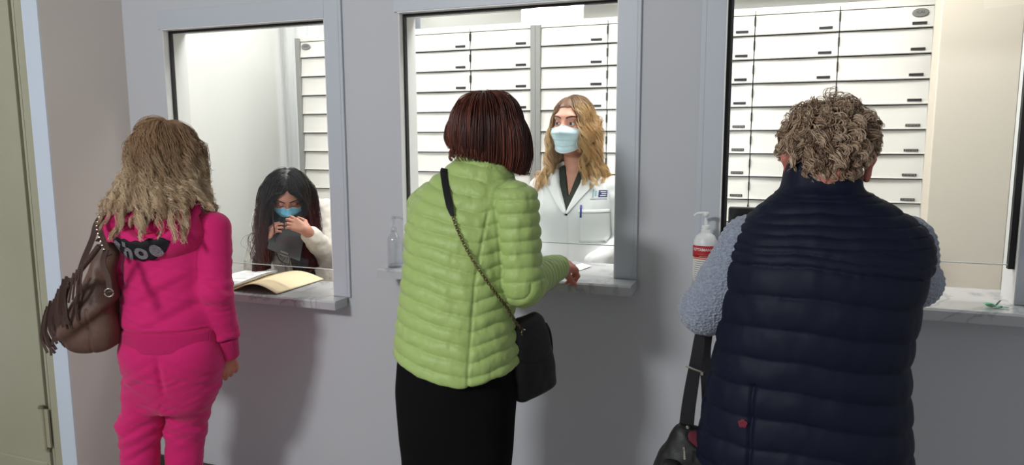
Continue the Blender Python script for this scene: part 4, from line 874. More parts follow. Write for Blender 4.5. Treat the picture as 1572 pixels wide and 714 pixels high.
    q = S.reshape(-1, 3); e = fall(q); b = e < .002; q[b] += grad(fall, q[b]) * (.003 - e[b])[:, None]
    for _ in range(4): e = hd(q); b = (e < .003); q[b] -= M[1] * np.clip(.004 - e[b], 0, .01)[:, None]
    S = q.reshape(S.shape)
    HV, HF = strand_mesh(S, .00085, 3, .5); loc = lambda p: (p - hc) @ HM.T
    cv, cf = surface(lambda p: np.maximum(ell(P(0, -.012, .036), A(.081, .102, .096) * s, HM)(p), -(loc(p)[:, 2] - np.interp(loc(p)[:, 1], [-.1, 0, .05, .09], [-.06, -.02, .06, .08]))), hc - .16, hc + .16, .006)
    cols = tints(len(S), N_ * 3, [L3(160, 130, 100), L3(204, 176, 142), L3(242, 222, 190), L3(180, 150, 118)], .14, k, (L3(162, 130, 98), N_, .25, .5))
    mk('hair', np.vstack([HV, cv]), np.vstack([HF, cf + len(HV)]), M_hair_soft, r, col=np.vstack([cols, np.tile(L3(96, 70, 50), (len(cv), 1))]))
    return dict(o=o, M=M, Q=Q, f=f1, hd=hd)
PK = pink_woman()
# ------------------------------------------------------------------ blonde clerk behind the middle counter
M_coat = mat('white_coat_cotton', lin(222, 224, 222), 0.8, bump=('noise', 24, 0.2, 0.006, (1, 1, 0.5)))
M_shirt = mat('dark_green_shirt', lin(40, 44, 38), 0.75)
M_mask = mat('mask_blue', lin(204, 230, 236), 0.85); M_mask2 = mat('mask_bright_blue', lin(136, 218, 255), 0.85); M_maskedge = mat('mask_white', lin(226, 234, 236), 0.8)
M_navyprint = mat('navy_print', lin(44, 52, 110), 0.6); M_tealprint = mat('teal_print', lin(150, 190, 196), 0.6); M_pen = mat('pen_blue', lin(48, 62, 140), 0.35)
M_brow = mat('brow_brown', lin(70, 46, 34), 0.7)
def blonde_clerk():
    o = A(-.835, 3.00, 0); M = frame(math.pi - .02); Q = lambda u, v, z: o + A(u, v, z) @ M
    hc = W(879, 193, 2.97); HM = frame(math.pi - .14, .02, -.03); s = .98; hf, P = head_sdf(hc, HM, s)
    SR, ER, WR = Q(.158, 0, 1.30), Q(.19, .06, 1.05), Q(.13, .24, .97)
    SL, EL, WL = Q(-.16, .0, 1.302), W(966, 372, 2.99), W(914, 404, 2.84)
    hR = hand_parts(WR, A(-.2, -.9, -.2) * A(-1, 1, 1), A(0, 0, 1), 1, .6, .88); hL = hand_parts(WL, unit(WL - EL) + A(0, -.1, -.3), A(0, -.5, .8), -1, .6, .88)
    trunk = loft(o, M, [(.78, 0, 0, .155, .11), (.95, 0, 0, .14, .10), (1.08, 0, 0, .125, .09), (1.22, 0, .01, .145, .105), (1.32, 0, .0, .14, .075), (1.385, 0, -.01, .065, .055)])
    neck = cap(Q(0, -.01, 1.35), P(0, -.028, -.05), .05, .047); legs = []
    for sx in (-1, 1): legs += [(cap(Q(sx * .085, 0, .82), Q(sx * .085, 0, .46), .078, .052), .02), (cap(Q(sx * .085, 0, .46), Q(sx * .085, -.01, .08), .052, .036), .02), (cap(Q(sx * .085, -.02, .05), Q(sx * .09, .13, .03), .035, .025), .02)]
    body = union([(hf, 0), (neck, .03), (trunk, .03), (cap(SR, ER, .043, .035), .03), (cap(ER, WR, .035, .025), .02), (cap(SL, EL, .043, .035), .03), (cap(EL, WL, .035, .025), .02)] + legs + hR + hL)
    V, F = surface(body, o + A(-.4, -.42, -.01), o + A(.4, .3, 1.75), .0038)
    r = mk('person', V, F, M_skin_pale, None, o); tag(r, 'blonde clerk in white coat and pale blue mask behind the middle window', 'person')
    face_bits(hf, P, HM, s, (.10, 1, -.14), .40, M_brow, r, M_skin_pale); lips_part(hf, P, HM, s, r)
    mask_part(hf, P, HM, s, M_mask, M_maskedge, r)
    # shirt with open neck, coat with lapels
    loc = lambda p: (p - o) @ M.T
    def vee(p, tip, k, wob=0): q = loc(p); return smax((np.abs(q[:, 0]) - k * np.maximum(q[:, 2] - tip, -.03)) * .93, .0 - q[:, 1], .01)
    st = loft(o, M, [(.9, 0, 0, .15, .11), (1.08, 0, 0, .137, .102), (1.22, 0, .01, .156, .117), (1.32, 0, .0, .15, .088), (1.37, 0, -.006, .085, .07), (1.405, 0, -.008, .064, .062)])
    sf = lambda p: smax(st(p), -vee(p, 1.275, .26), .006)
    sh = cloth('shirt', sf, o + A(-.3, -.25, .88), o + A(.3, .25, 1.45), .004, M_shirt, r)
    ct = loft(o, M, [(.52, 0, 0, .205, .165), (.8, 0, 0, .19, .15), (1.0, 0, 0, .168, .128), (1.1, 0, .002, .162, .122), (1.22, 0, .008, .175, .134), (1.31, 0, .0, .172, .106), (1.36, 0, -.004, .13, .085), (1.395, 0, -.01, .088, .076), (1.42, 0, -.012, .07, .07)])
    aR = union([(cap(SR, ER, .054, .052), 0), (cap(ER, WR, .052, .045), .02)]); aL = union([(cap(SL, EL, .055, .056), 0), (cap(EL, WL, .056, .046), .02)]); inn = lambda p: st(p) - .004
    TIP, KV = 1.195, .335
    f = lambda p: smax(smin(smin(smax(ct(p), -vee(p, TIP, KV), .006), aR(p), .03), aL(p), .03), .53 - p[:, 2], .01)
    def dc(p, N):
        q = loc(p); t = ct(p); d = np.minimum(aR(p), aL(p)); arm = np.clip((t - d) / .02, 0, 1)
        a = noise(np.stack([q[:, 0] * 14, q[:, 1] * 12, q[:, 2] * 22 + q[:, 0] * 22], 1)) + .5 * noise(np.stack([q[:, 0] * 30, q[:, 1] * 25, q[:, 2] * 40], 1)); b = noise(np.stack([q[:, 0] * 16 + q[:, 2] * 5, q[:, 1] * 8, q[:, 2] * 5], 1))
        return arm * .006 * a + (1 - arm) * .003 * b - .004 * np.exp(-((t - d) / .005) ** 2) * (q[:, 2] > 1.0) - .003 * np.exp(-((q[:, 0] + .008) / .003) ** 2) * (q[:, 1] > 0) * (q[:, 2] < TIP)
    coat = cloth('lab_coat', f, o + A(-.45, -.42, .48), o + A(.45, .3, 1.48), .0042, M_coat, r, dc)
    lay = lambda u, z: np.stack([u, np.full_like(u, .45), z], -1) @ M + o; D = -M[1]
    for sx in (-1, 1):
        t = np.linspace(0, 1, 22)[:, None]; q = np.linspace(0, 1, 9)[None]; z = TIP + .012 + .175 * t + 0 * q; wd = np.interp(t, [0, .25, .62, .72, .73, 1], [.004, .026, .058, .066, .05, .058]); u = KV * (z - TIP) * .96 + wd * q
        mb = MB().sheet(patch(f, lay(sx * u, z + .012 * q * (t > .7)), D, .003, .004)[:, :: (1 if sx < 0 else -1)], .004); mb.build('lapel', M_coat, coat, smooth=True)
    def rect(u0, u1, z0, z1, nu=10, nz=10): u, z = np.meshgrid(np.linspace(u0, u1, nu), np.linspace(z0, z1, nz), indexing='ij'); return lay(u, z)
    pc = (lambda px, py: ((W(px, py, 2.89) - o) @ M.T)[[0, 2]])
    (ua, za), (ub, zb) = pc(891, 321), pc(931, 373)
    pk = patch(f, rect(ub, ua, zb, za, 14, 14), D, .003, .003); pm = MB().sheet(pk[:, ::-1], .003).build('breast_pocket', M_coat, coat, smooth=True)
    MB().sheet(patch(f, rect(ub, ua, za - .014, za - .0115, 14, 3), D, .0062, .001)[:, ::-1], .001).build('pocket_hem', M_carcass, pm, smooth=True)
    u, z = pc(894.5, 322); g, _ = march(f, lay(A(u, u), A(z + .022, z - .03)), np.broadcast_to(D, (2, 3)), .6); g = g - D * .009; MB().tube([g[0], g[1]], .0042, 10).build('pen_barrel', M_pen, pm, smooth=True)
    (ua, za), (ub, zb) = pc(916.5, 293), pc(928, 304); lg = MB().sheet(patch(f, rect(ub, ua, zb, za, 6, 6), D, .0015, .0008)[:, ::-1], .0008).build('coat_logo', M_navyprint, coat)
    mb = MB()
    for k in range(3): zz = za - (za - zb) * (.22 + .27 * k); mb.sheet(patch(f, rect(ub + .004, ua - .006 - .004 * (k % 2), zz - .0018, zz + .0014, 5, 2), D, .0026, .0006)[:, ::-1], .0006)
    mb.build('logo_bars', M_coat, lg)
    (uc, zc), _ = pc(911, 296), 0; mb = MB()
    for k, (h0, h1) in enumerate(((-.016, .006), (-.022, .012))): mb.sheet(patch(f, rect(uc - .005 + .010 * k - .003, uc + .010 * k - .002, zc + h0, zc + h1, 3, 6), D, .0015, .0008)[:, ::-1], .0008)
    mb.build('logo_strokes', M_tealprint, lg)
    (u0, z0), (u1, z1) = pc(906, 305.5), pc(928, 306.5); MB().sheet(patch(f, rect(u1, u0, z0 - .003, z0 - .0005, 8, 2), D, .0015, .0008)[:, ::-1], .0008).build('logo_line', M_navyprint, lg)
    tt = union([(cap(Q(sx * .085, 0, .80), Q(sx * .087, -.01, .06), .095, .07), .02) for sx in (-1, 1)]); cloth('trousers', lambda p: np.maximum(tt(p), .04 - p[:, 2]), Q(.3, .25, 0) * A(1, 1, 1), Q(-.3, -.25, 0) + A(0, 0, .95), .008, M_black, r)
    shoes(r, [Q(-.087, .03, 0), Q(.087, .03, 0)], math.pi, .95)
    # hair with a side parting, brown at the roots
    root, nr, cb, L = scalp_roots(P, HM, s, 4600, (.028, .075, -.05), lambda x, y: np.interp(y, [-.11, -.05, 0, .03, .06, .085], [-.06, -.045, -.01, .033, .060, .072]))
    guard = union([(ell(P(-.006, .26, -.02), A(.068, .24, .10) * s, HM), 0), (ell(P(.01, .22, -.12), A(.050, .20, .07) * s, HM), .02)]); fall = lambda p: np.minimum(np.minimum(hf(p), guard(p)), np.minimum(ct(p), np.minimum(neck(p), np.minimum(aL(p), aR(p)))))
    layer = rng.random(len(root)); N_ = 34; sd = np.sign(L[:, 0] - .028)
    back = -np.clip(L[:, 1] - .01, 0, .1)[:, None] * 9 * HM[1]
    S = strands(root + nr * .003, cb + nr * .12 + back + (sd[:, None] * .25) * HM[0], .305 + .06 * rng.random(len(root)) - .035 * (sd < 0), N_, fall, .003 + .011 * layer, .55, 1, 1)
    t = np.linspace(0, 1, N_); S += ((sd * (.006 + .012 * layer))[:, None] * np.sin(np.clip((t - .3) / .7, 0, 1)[None] * np.pi) ** 1.0)[..., None] * HM[0]
    S, k = clump(S, 120, 1.2, .72); ph = rng.random(k.max() + 1)[k] * 6.28 + rng.normal(size=len(k)) * .35
    S = waves(S, .010 + .010 * rng.random(k.max() + 1)[k], 2.2 + 1.4 * rng.random(k.max() + 1)[k], ph, .3); q = S.reshape(-1, 3); e = fall(q); b = e < .002; q[b] += grad(fall, q[b]) * (.003 - e[b])[:, None]; S = q.reshape(S.shape)
    ok = tidy(S, P, HM, s, hc); S = S[ok]; k = k[ok]; HV, HF = strand_mesh(S, .0010, 3, .45); lh = lambda p: (p - hc) @ HM.T
    cv, cf = surface(lambda p: np.maximum(ell(P(0, -.012, .036), A(.079, .100, .094) * s, HM)(p), -(lh(p)[:, 2] - np.interp(lh(p)[:, 1], [-.1, 0, .03, .06, .085], [-.06, -.01, .038, .064, .076]))), hc - .16, hc + .16, .006)
    cols = tints(len(S), N_ * 3, [L3(176, 132, 84), L3(214, 172, 118), L3(236, 204, 156), L3(196, 152, 100)], .1, k, (L3(112, 80, 54), N_, .12, .30))
    mk('hair', np.vstack([HV, cv]), np.vstack([HF, cf + len(HV)]), M_hair, r, col=np.vstack([cols, np.tile(L3(104, 72, 48), (len(cv), 1))]))
blonde_clerk()

# ------------------------------------------------------------------ seated clerk behind the low counter
M_board = mat('dark_clipboard', lin(62, 64, 66), 0.4); M_beigecoat = mat('offwhite_coat', lin(228, 222, 212), 0.8, bump=('noise', 24, 0.25, 0.006))
M_chair = mat('chair_black', lin(24, 25, 28), 0.6)
def seated_clerk():
    M = frame(math.radians(207)); hip = A(-2.40, 3.30, .56); o = hip; Q = lambda u, v, z: o + A(u, v, z) @ M
    hc = W(443, 299, 2.86); HM = frame(math.radians(213), -.62, .0); s = .95; hf, P = head_sdf(hc, HM, s)
    nb = hc - (A(0, 1, 0) @ M) * .115 + A(0, 0, -.045)             # base of the neck, behind the bowed head
    up = unit(nb - hip); fr = unit(M[1] - (M[1] @ up) * up); TM = np.array([np.cross(fr, up), fr, up]); H = np.linalg.norm(nb - hip); T = lambda u, v, z: hip + A(u, v, z) @ TM
    SR, SL = T(.155, .01, H - .07), T(-.155, .01, H - .07)
    EL, WL = W(506, 394, 2.96), W(471, 354, 2.72); ER, WR = W(392, 408, 2.95), W(408, 374, 2.74)
    hL = hand_parts(WL, W(434, 335, 2.70) - WL, A(.25, -.8, .5), 1, .35, .88, .12, .4); hR = hand_parts(WR, W(421, 342, 2.74) - WR, A(-.55, -.8, .0), -1, .55, .88, .1, .6)
    trunk = loft(hip, TM, [(0, 0, 0, .16, .11), (.25, 0, .01, .125, .095), (.45, 0, .01, .14, .105), (H - .06, 0, 0, .14, .08), (H, 0, 0, .06, .055)])
    neck = cap(nb + A(0, 0, -.02), P(0, -.03, -.05), .05, .046); kn = {sx: Q(sx * .10, .40, -.02) for sx in (-1, 1)}; an = {sx: Q(sx * .11, .36, 0) * A(1, 1, 0) + A(0, 0, .08) for sx in (-1, 1)}; legs = []
    for sx in (-1, 1): legs += [(cap(Q(sx * .09, .02, -.01), kn[sx], .075, .055), .03), (cap(kn[sx], an[sx], .052, .036), .02), (cap(an[sx] + A(0, 0, -.03), an[sx] + A(0, 0, -.045) + M[1] * .14, .035, .025), .02)]
    body = union([(hf, 0), (neck, .03), (trunk, .03), (cap(SR, ER, .042, .035), .03), (cap(ER, WR, .034, .025), .02), (cap(SL, EL, .042, .035), .03), (cap(EL, WL, .034, .025), .02)] + legs + hR + hL)
    V, F = surface(body, hip + A(-.4, -.75, -.57), hip + A(.55, .3, .9), .0038)
    r = mk('person', V, F, M_skin, None, hip * A(1, 1, 0)); tag(r, 'long dark-haired clerk in bright blue mask, bent over a dark board at the small window', 'person')
    face_bits(hf, P, HM, s, (0, 1, -.75), -.22, M_lash, r, M_skin); lips_part(hf, P, HM, s, r); mask_part(hf, P, HM, s, M_mask2, M_maskedge, r)
    tp = loft(hip, TM, [(.05, 0, 0, .165, .12), (.25, 0, .01, .135, .108), (.45, 0, .01, .15, .117), (H - .05, 0, 0, .145, .09), (H - .005, 0, 0, .07, .065)]); cloth('black_top', tp, hip + A(-.35, -.45, -.1), hip + A(.35, .3, .85), .006, M_shirt, r)
    ct = loft(hip, TM, [(-.02, 0, 0, .195, .15), (.25, 0, .005, .165, .125), (.45, 0, .005, .17, .13), (H - .06, 0, -.004, .165, .105), (H - .015, 0, -.01, .105, .08), (H + .015, 0, -.01, .07, .07)])
    aR = union([(cap(SR, ER, .060, .054), 0), (cap(ER, WR + (ER - WR) * .2, .052, .045), .02)]); aL = union([(cap(SL, EL, .064, .060), 0), (cap(EL, WL + (EL - WL) * .2, .058, .043), .02)]); lc = lambda p: (p - hip) @ TM.T
    op = lambda p: smax((np.abs(lc(p)[:, 0]) - .055 - .05 * (H - lc(p)[:, 2]) * 0) * .95, -lc(p)[:, 1] + .01, .01); f = lambda p: smin(smin(smax(ct(p), -op(p), .006), aR(p), .03), aL(p), .03)
    coat = cloth('office_coat', f, hip + A(-.42, -.7, -.1), hip + A(.6, .3, .85), .0045, M_beigecoat, r, lambda p, N: .006 * (noise(np.stack([p[:, 0] * 22, p[:, 1] * 16, p[:, 2] * 24], 1)) + .5 * noise(p * 44)))
    tr_ = union([(loft(hip, M, [(-.10, 0, -.01, .165, .12), (.0, 0, -.01, .175, .13), (.12, 0, 0, .15, .115)]), 0)] + [(cap(Q(sx * .09, .02, -.0), kn[sx], .092, .072), .03) for sx in (-1, 1)] + [(cap(kn[sx], an[sx], .07, .055), .02) for sx in (-1, 1)]); cloth('trousers', lambda p: np.maximum(tr_(p), .05 - p[:, 2]), hip + A(-.4, -.6, -.56), hip + A(.5, .3, .2), .008, M_black, r)
    shoes(r, [an[sx] + M[1] * .03 for sx in (-1, 1)], math.radians(207), .9)
    # very long dark hair, parted in the middle, hanging forward
    root, nr, cb, L = scalp_roots(P, HM, s, 5200, (.0, .085, -.06), lambda x, y: np.interp(y, [-.11, -.05, 0, .03, .06, .085], [-.06, -.05, -.02, .03, .064, .082]))
    gf = frame(math.radians(213)); gc = P(0, .07, -.02); guard = union([(ell(gc + gf[1] * .20 + A(0, 0, -.02), A(.069, .28, .09), gf), 0), (rbox(gc + gf[1] * .12 + A(0, 0, -.14), A(.055, .22, .12), .05, gf), .03)]); fall = lambda p: np.minimum(np.minimum(hf(p), guard(p)), np.minimum(ct(p), np.minimum(neck(p), np.minimum(aL(p), aR(p)))))
    layer = rng.random(len(root)); N_ = 40; sd = np.sign(L[:, 0] + 1e-6); t = np.linspace(0, 1, N_)
    S = strands(root + nr * .003, cb + nr * .2 + sd[:, None] * .8 * HM[0], .40 + .16 * rng.random(len(root)) ** .7, N_, fall, .004 + .026 * layer, .40, 1, 1)
    fwd = A(.30, -.85, 0) * .8; S += (np.clip(L[:, 1] + .12, 0, .2) * .35)[:, None, None] * (t ** 1.3)[None, :, None] * fwd + ((sd * (.012 + .03 * layer) + .03 * (sd > 0))[:, None] * t[None] ** 1.2)[..., None] * HM[0]
    S, k = clump(S, 110, 1.2, .70); ph = rng.random(k.max() + 1)[k] * 6.28 + rng.normal(size=len(k)) * .35
    S = waves(S, .005 + .011 * rng.random(k.max() + 1)[k], 2.6 + 1.8 * rng.random(k.max() + 1)[k], ph, .35); q = S.reshape(-1, 3); e = fall(q); b = e < .002; q[b] += grad(fall, q[b]) * (.003 - e[b])[:, None]; q[:, 1] = np.maximum(q[:, 1], 2.66); q[:, 2] = np.maximum(q[:, 2], .90); S = q.reshape(S.shape)
    ok = tidy(S, P, HM, s, hc); S = S[ok]; k = k[ok]; HV, HF = strand_mesh(S, .0010, 3, .45); lh = lambda p: (p - hc) @ HM.T
    cv, cf = surface(lambda p: np.maximum(ell(P(0, -.012, .036), A(.079, .100, .094) * s, HM)(p), -(lh(p)[:, 2] - np.interp(lh(p)[:, 1], [-.1, 0, .03, .06, .085], [-.06, -.01, .04, .07, .085]))), hc - .16, hc + .16, .006)
    cols = tints(len(S), N_ * 3, [L3(52, 24, 24), L3(84, 38, 36), L3(130, 62, 54)], .12, k, (L3(24, 18, 18), N_, .25, .4))
    mk('hair', np.vstack([HV, cv]), np.vstack([HF, cf + len(HV)]), M_hair, r, col=np.vstack([cols, np.tile(L3(22, 17, 17), (len(cv), 1))]))
    # the board in her hands
    c4 = [W(424, 310, 2.85), W(474, 324, 2.865), W(460, 401, 2.70), W(411, 382, 2.69)]; G = np.array([[c4[0] * (1 - a) * (1 - b) + c4[1] * a * (1 - b) + c4[2] * a * b + c4[3] * (1 - a) * b for b in np.linspace(0, 1, 6)] for a in np.linspace(0, 1, 6)])
    cbd = empty('clipboard', (c4[2] + c4[3]) / 2); tag(cbd, 'dark grey board held up under the blue mask at the small window', 'clipboard')
    MB().sheet(G, .005).build('board', M_board, cbd, smooth=False); e0, e1 = c4[3] * .62 + c4[2] * .38, c4[3] * .38 + c4[2] * .62; MB().ribbon([e0 + A(0, .006, .004), e1 + A(0, .006, .004)], A(0, 0, 1), .02, .006).build('clip', M_steel, cbd)
    # office chair
    ch = empty('office_chair', hip * A(1, 1, 0)); tag(ch, 'black swivel chair under the seated clerk, low behind the small window', 'chair')
    b = MB(); Cc = hip + A(0, 0, -.155)
    sf = rbox(Cc, A(.23, .23, .035), .03, M); cloth('seat', sf, Cc - .35, Cc + .35, .012, M_chair, ch); bc = Q(0, -.235, .12); cloth('backrest', rbox(bc, A(.2, .03, .17), .028, M), bc - .35, bc + .35, .012, M_chair, ch)
    MB().tube([Q(0, -.10, -.18), Q(0, -.30, -.14), Q(0, -.285, .02)], .016, 8).build('back_bracket', M_chair, ch); MB().lathe(hip * A(1, 1, 0), [(.03, .06), (.03, .22), (.02, .22), (.02, .375)], 16).build('gas_column', M_steel, ch)
    for k in range(5):
        t = k * 2 * math.pi / 5 + .4; e = hip * A(1, 1, 0) + A(.27 * math.cos(t), .27 * math.sin(t), .055); lgm = MB().tube([hip * A(1, 1, 0) + A(0, 0, .085), e], (.022, .014), 8).build('leg', M_chair, ch)
        MB().lathe(e + A(0, 0, -.027), [(.004, -.022), (.02, -.018), (.026, 0), (.02, .018), (.004, .022)], 14, np.array([[1, 0, 0], [0, 0, 1], [0, 1, 0]])).build('caster', M_chair, lgm)
seated_clerk()
# ------------------------------------------------------------------ bags
M_brown = mat('brown_leather', lin(100, 72, 58), 0.52, bump=('noise', 70, 0.25, 0.004), var=(6, lin(70, 46, 38), 0.8), spec=0.45)
M_brown2 = mat('brown_suede', lin(66, 44, 36), 0.75, bump=('noise', 160, 0.3, 0.002))
M_stud = mat('nickel_stud', lin(190, 184, 174), 0.25, 0.95)
M_bagblack = mat('black_grain_leather', lin(10, 10, 12), 0.55, bump=('noise', 220, 0.2, 0.002))
M_lining = mat('dark_red_lining', lin(92, 20, 38), 0.8)
M_webbing = mat('black_webbing', lin(24, 24, 28), 0.8, bump=('wave', 200, 0.3, 0.001))

def brown_bag():
    Y = 1.70; c = W(125, 540, Y); BM = frame(.62); C0 = W(126, 460, Y); ppm = 1 / (W(127, 460, Y) - W(126, 460, Y))[0] * 1.0
    sc = np.linalg.norm(W(227, 460, Y) - W(127, 460, Y)) / 100 * .94
    rows = []
    for py, cx, hw, dp in ((541, 132, 20, .035), (533, 134, 32, .055), (515, 134, 34, .066), (490, 136, 31, .066), (465, 141, 26, .060), (440, 146, 20, .050), (415, 151, 15, .038), (392, 156, 15, .028), (378, 158, 9, .018)):
        rows.append((W(cx, py, Y)[2], (cx - 126) * sc, 0, hw * sc, dp))
    base = A(C0[0], C0[1], 0); sh = loft(base, BM, rows, 2.2)
    def disp(p, N):
        q = (p - base) @ BM.T; u, z = q[:, 0], q[:, 2]; z1, z2 = W(0, 505, Y)[2], W(0, 455, Y)[2]
        l = z - (z1 + (z2 - z1) * (u + .08) / .17)                       # the soft fold across the front
        d = .012 * np.tanh(l / .012) * np.exp(-(l / .06) ** 2) * (N @ BM[1] < .3); d += .006 * noise(np.stack([u * 16, q[:, 1] * 14, z * 9], 1)) + .004 * noise(np.stack([u * 34 + z * 16, q[:, 1] * 20, z * 10 - u * 12], 1)) - .003 * np.exp(-((u - .03) / .004) ** 2) * (z < z2)
        return d
    r = empty('shoulder_bag', c); tag(r, 'slouchy brown leather shoulder bag with fringe, hanging behind the pink tracksuit', 'bag')
    cloth('body', sh, base + A(-.22, -.22, .6), base + A(.22, .22, 1.3), .004, M_brown, r, disp)
    # handles up over the shoulder
    top = PK['Q'](-.175, -.045, 1.272); fr_ = W(150, 388, 1.72)
    for nm, off, P_ in (('handle', 0, [W(168, 392, 1.70), W(158, 368, 1.72), W(153, 345, 1.75), top + A(0, 0, .012), top + A(-.03, .085, -.03), W(150, 370, 1.92)]), ('handle', 1, [W(118, 432, 1.73), W(128, 400, 1.75), W(142, 366, 1.77), W(150, 340, 1.79), top + A(-.012, .03, .016), top + A(-.02, .10, -.04)])):
        P2 = curve(P_, 40); MB().ribbon(P2, unit(A(.75, .5, .1)), .017, .005).build(nm, M_brown2, r, smooth=False)
        if off == 0:
            st = MB()
            for i in range(3, 22, 2): st.lathe(P2[i] + A(-.004, -.006, 0), [(.0005, -.003), (.0032, -.002), (.0036, 0), (.0026, .0028), (.0005, .0036)], 8)
            st.build('stud', M_stud, r)
    # strap down to the ring on the front, ring
    rp = W(169, 449, 1.612); Pq = curve([W(163, 384, 1.66), W(158, 404, 1.63), W(166, 428, 1.62), rp], 20); MB().ribbon(Pq, A(.8, .5, .1), .016, .004).build('front_strap', M_brown2, r)
    t = np.linspace(0, 2 * np.pi, 26, endpoint=False); MB().tube(rp + A(0, -.004, 0) + .0125 * (np.cos(t)[:, None] * unit(A(.85, .5, 0)) + np.sin(t)[:, None] * A(0, 0, 1)), .0022, 8, True).build('ring', M_stud, r, smooth=True)
    # braided cord along the side
    Pb = curve([W(152, 378, 1.64), W(140, 394, 1.625), W(124, 414, 1.615), W(104, 440, 1.625), W(92, 452, 1.64)], 90); T = unit(np.gradient(Pb, axis=0)); a = unit(np.cross(T, A(0, 1, 0))); b = np.cross(T, a); m = MB(); th = np.linspace(0, 2 * np.pi * 11, 90)
    for k in range(3): m.tube(Pb + .005 * (a * np.cos(th + k * 2.094)[:, None] + b * np.sin(th + k * 2.094)[:, None]), .0046, 6)
    m.build('braided_cord', M_brown2, r, smooth=True)
    # fringe: strips hanging from the side seam
    for k in range(34):
        f = k / 33; p0 = W(116 - 44 * f, 420 + 58 * f, 1.63 + .06 * f); ln = .16 - .04 * abs(f - .4) + .02 * rng.random(); p0 = p0 + A(.006 * rng.normal(), .012 * rng.normal(), 0)
        Pf = curve([p0, p0 + A(-.012 - .008 * rng.random(), -.006, -ln * .35), p0 + A(-.016 + .01 * rng.normal() - .014 * (1 - f), -.004, -ln * .7), p0 + A(-.012 + .012 * rng.normal() + .02 * (f - .5), .004 * rng.normal(), -ln)], 12)
        MB().ribbon(Pf, unit(A(.8, .5 + .3 * rng.normal(), 0)), .0085, .0018).build('fringe_strip', M_brown2, r)
    for k in range(4):
        p0 = W(128 - 5 * k, 404 + 5 * k, 1.61); MB().ribbon(curve([p0, p0 + A(-.012, -.004, -.05), p0 + A(-.022 - .004 * k, 0, -.10)], 10), A(.8, .5, 0), .006, .0018).build('cord_tassel', M_brown2, r)
brown_bag()

